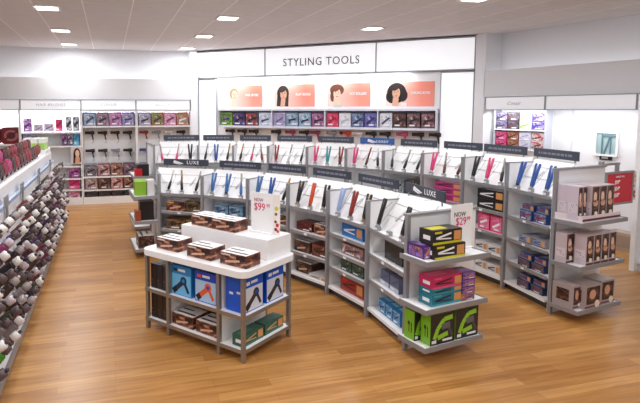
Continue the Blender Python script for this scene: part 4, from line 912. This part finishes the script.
# white side panel fixture at the picture edge
p0 = at(628.5, 270, 0); G = Frame(p0[:2], FR.d[:2])
t = thing('wall_fixture', 'tall white wall fixture with low shelf at the picture edge', 'wall shelving', p0, FR.rz)
b = MB(); b.box(0, 0, 0, .06, .70, 2.3, WHITE); b.build('side_panel', t)
b = MB(); b.box(.06, .5, 0, 1.5, .55, 2.1, WHITE); b.build('back_panel', t)
b = MB(); b.box(.06, .05, .1, 1.5, .5, .14, WHITE).box(.06, .08, 0, 1.5, .1, .1, M((206, 206, 210), .5)); b.build('base_shelf', t)
for z in (.6, 1.05, 1.5): b = MB(); b.box(.06, .1, z, 1.5, .5, z+.025, WHITE); b.build('shelf', t)
q = at(619, 250, 0)
b = MB(); b.box(0, 0, 0, .34, .2, .28, M((178, 158, 140), .5)); b.box(.02, -.003, .06, .32, 0, .24, M((160, 140, 124), .5)); tag(b.build('bin', None, FR.w(FR.hit(607, 240, .2)[0], .2, 0), FR.rz), 'low tan box on the floor against the white wall', 'box')

# ------------------------------------------------------------------ light
wd = bpy.data.worlds.new('World'); sc.world = wd; wd.use_nodes = True
wd.node_tree.nodes['Background'].inputs[0].default_value = (.93, .96, 1, 1); wd.node_tree.nodes['Background'].inputs[1].default_value = .48
def area(name, loc, size, power, col=(1, .98, .95), rot=(0, 0, 0)):
    l = bpy.data.lights.new(name, 'AREA'); l.energy = power; l.size = size; l.color = col
    o = bpy.data.objects.new(name, l); COL.objects.link(o); o.location = loc; o.rotation_euler = rot; return o
allp = lamp_pos[:]
for x in (-3.34, -.78, 1.77, 4.4): 
    for y in (-.5, 1.6, 3.7, 5.8):
        if (x, y) != (4.4, 5.8): allp.append((x, y))
def strip_light(fr, x, y, z, w, power):
    l = bpy.data.lights.new('header_lamp', 'AREA'); l.shape = 'RECTANGLE'; l.size = w; l.size_y = .08; l.energy = power; l.color = (.96, .98, 1)
    o = bpy.data.objects.new('header_lamp', l); COL.objects.link(o); o.location = fr.w(x, y, z); o.rotation_euler = (.35, 0, fr.rz)
for i in range(4): strip_light(FL, (lx[i]+lx[i+1])/2, .0, 2.07, lx[i+1]-lx[i]-.1, 15)
for i in range(2): strip_light(FR, (rx[i]+rx[i+1])/2, .06, 2.07, rx[i+1]-rx[i]-.1, 8)
for i in range(4): strip_light(FW, 1.0+1.15*i, -.03, 2.83, 1.0, 5)
for x, y in allp: area('ceiling_lamp', (x, y, 3.46), .28, 26, (.965, .985, 1))

# ------------------------------------------------------------------ camera
cd = bpy.data.cameras.new('Camera'); cd.sensor_width = 36; cd.lens = F/640*36; cd.shift_x = (320-PX)/640; cd.shift_y = -(201.5-PY)/640; cd.clip_end = 100
co = bpy.data.objects.new('Camera', cd); COL.objects.link(co); co.location = (0, 0, H); co.rotation_euler = (PI/2-TH, 0, -PSI); sc.camera = co
sc.view_settings.view_transform = 'Standard'; sc.view_settings.look = 'None'; sc.view_settings.exposure = 0.; sc.view_settings.gamma = 1; sc.view_settings.use_curve_mapping = False
sc.cycles.use_denoising = True
sc.cycles.max_bounces = 8
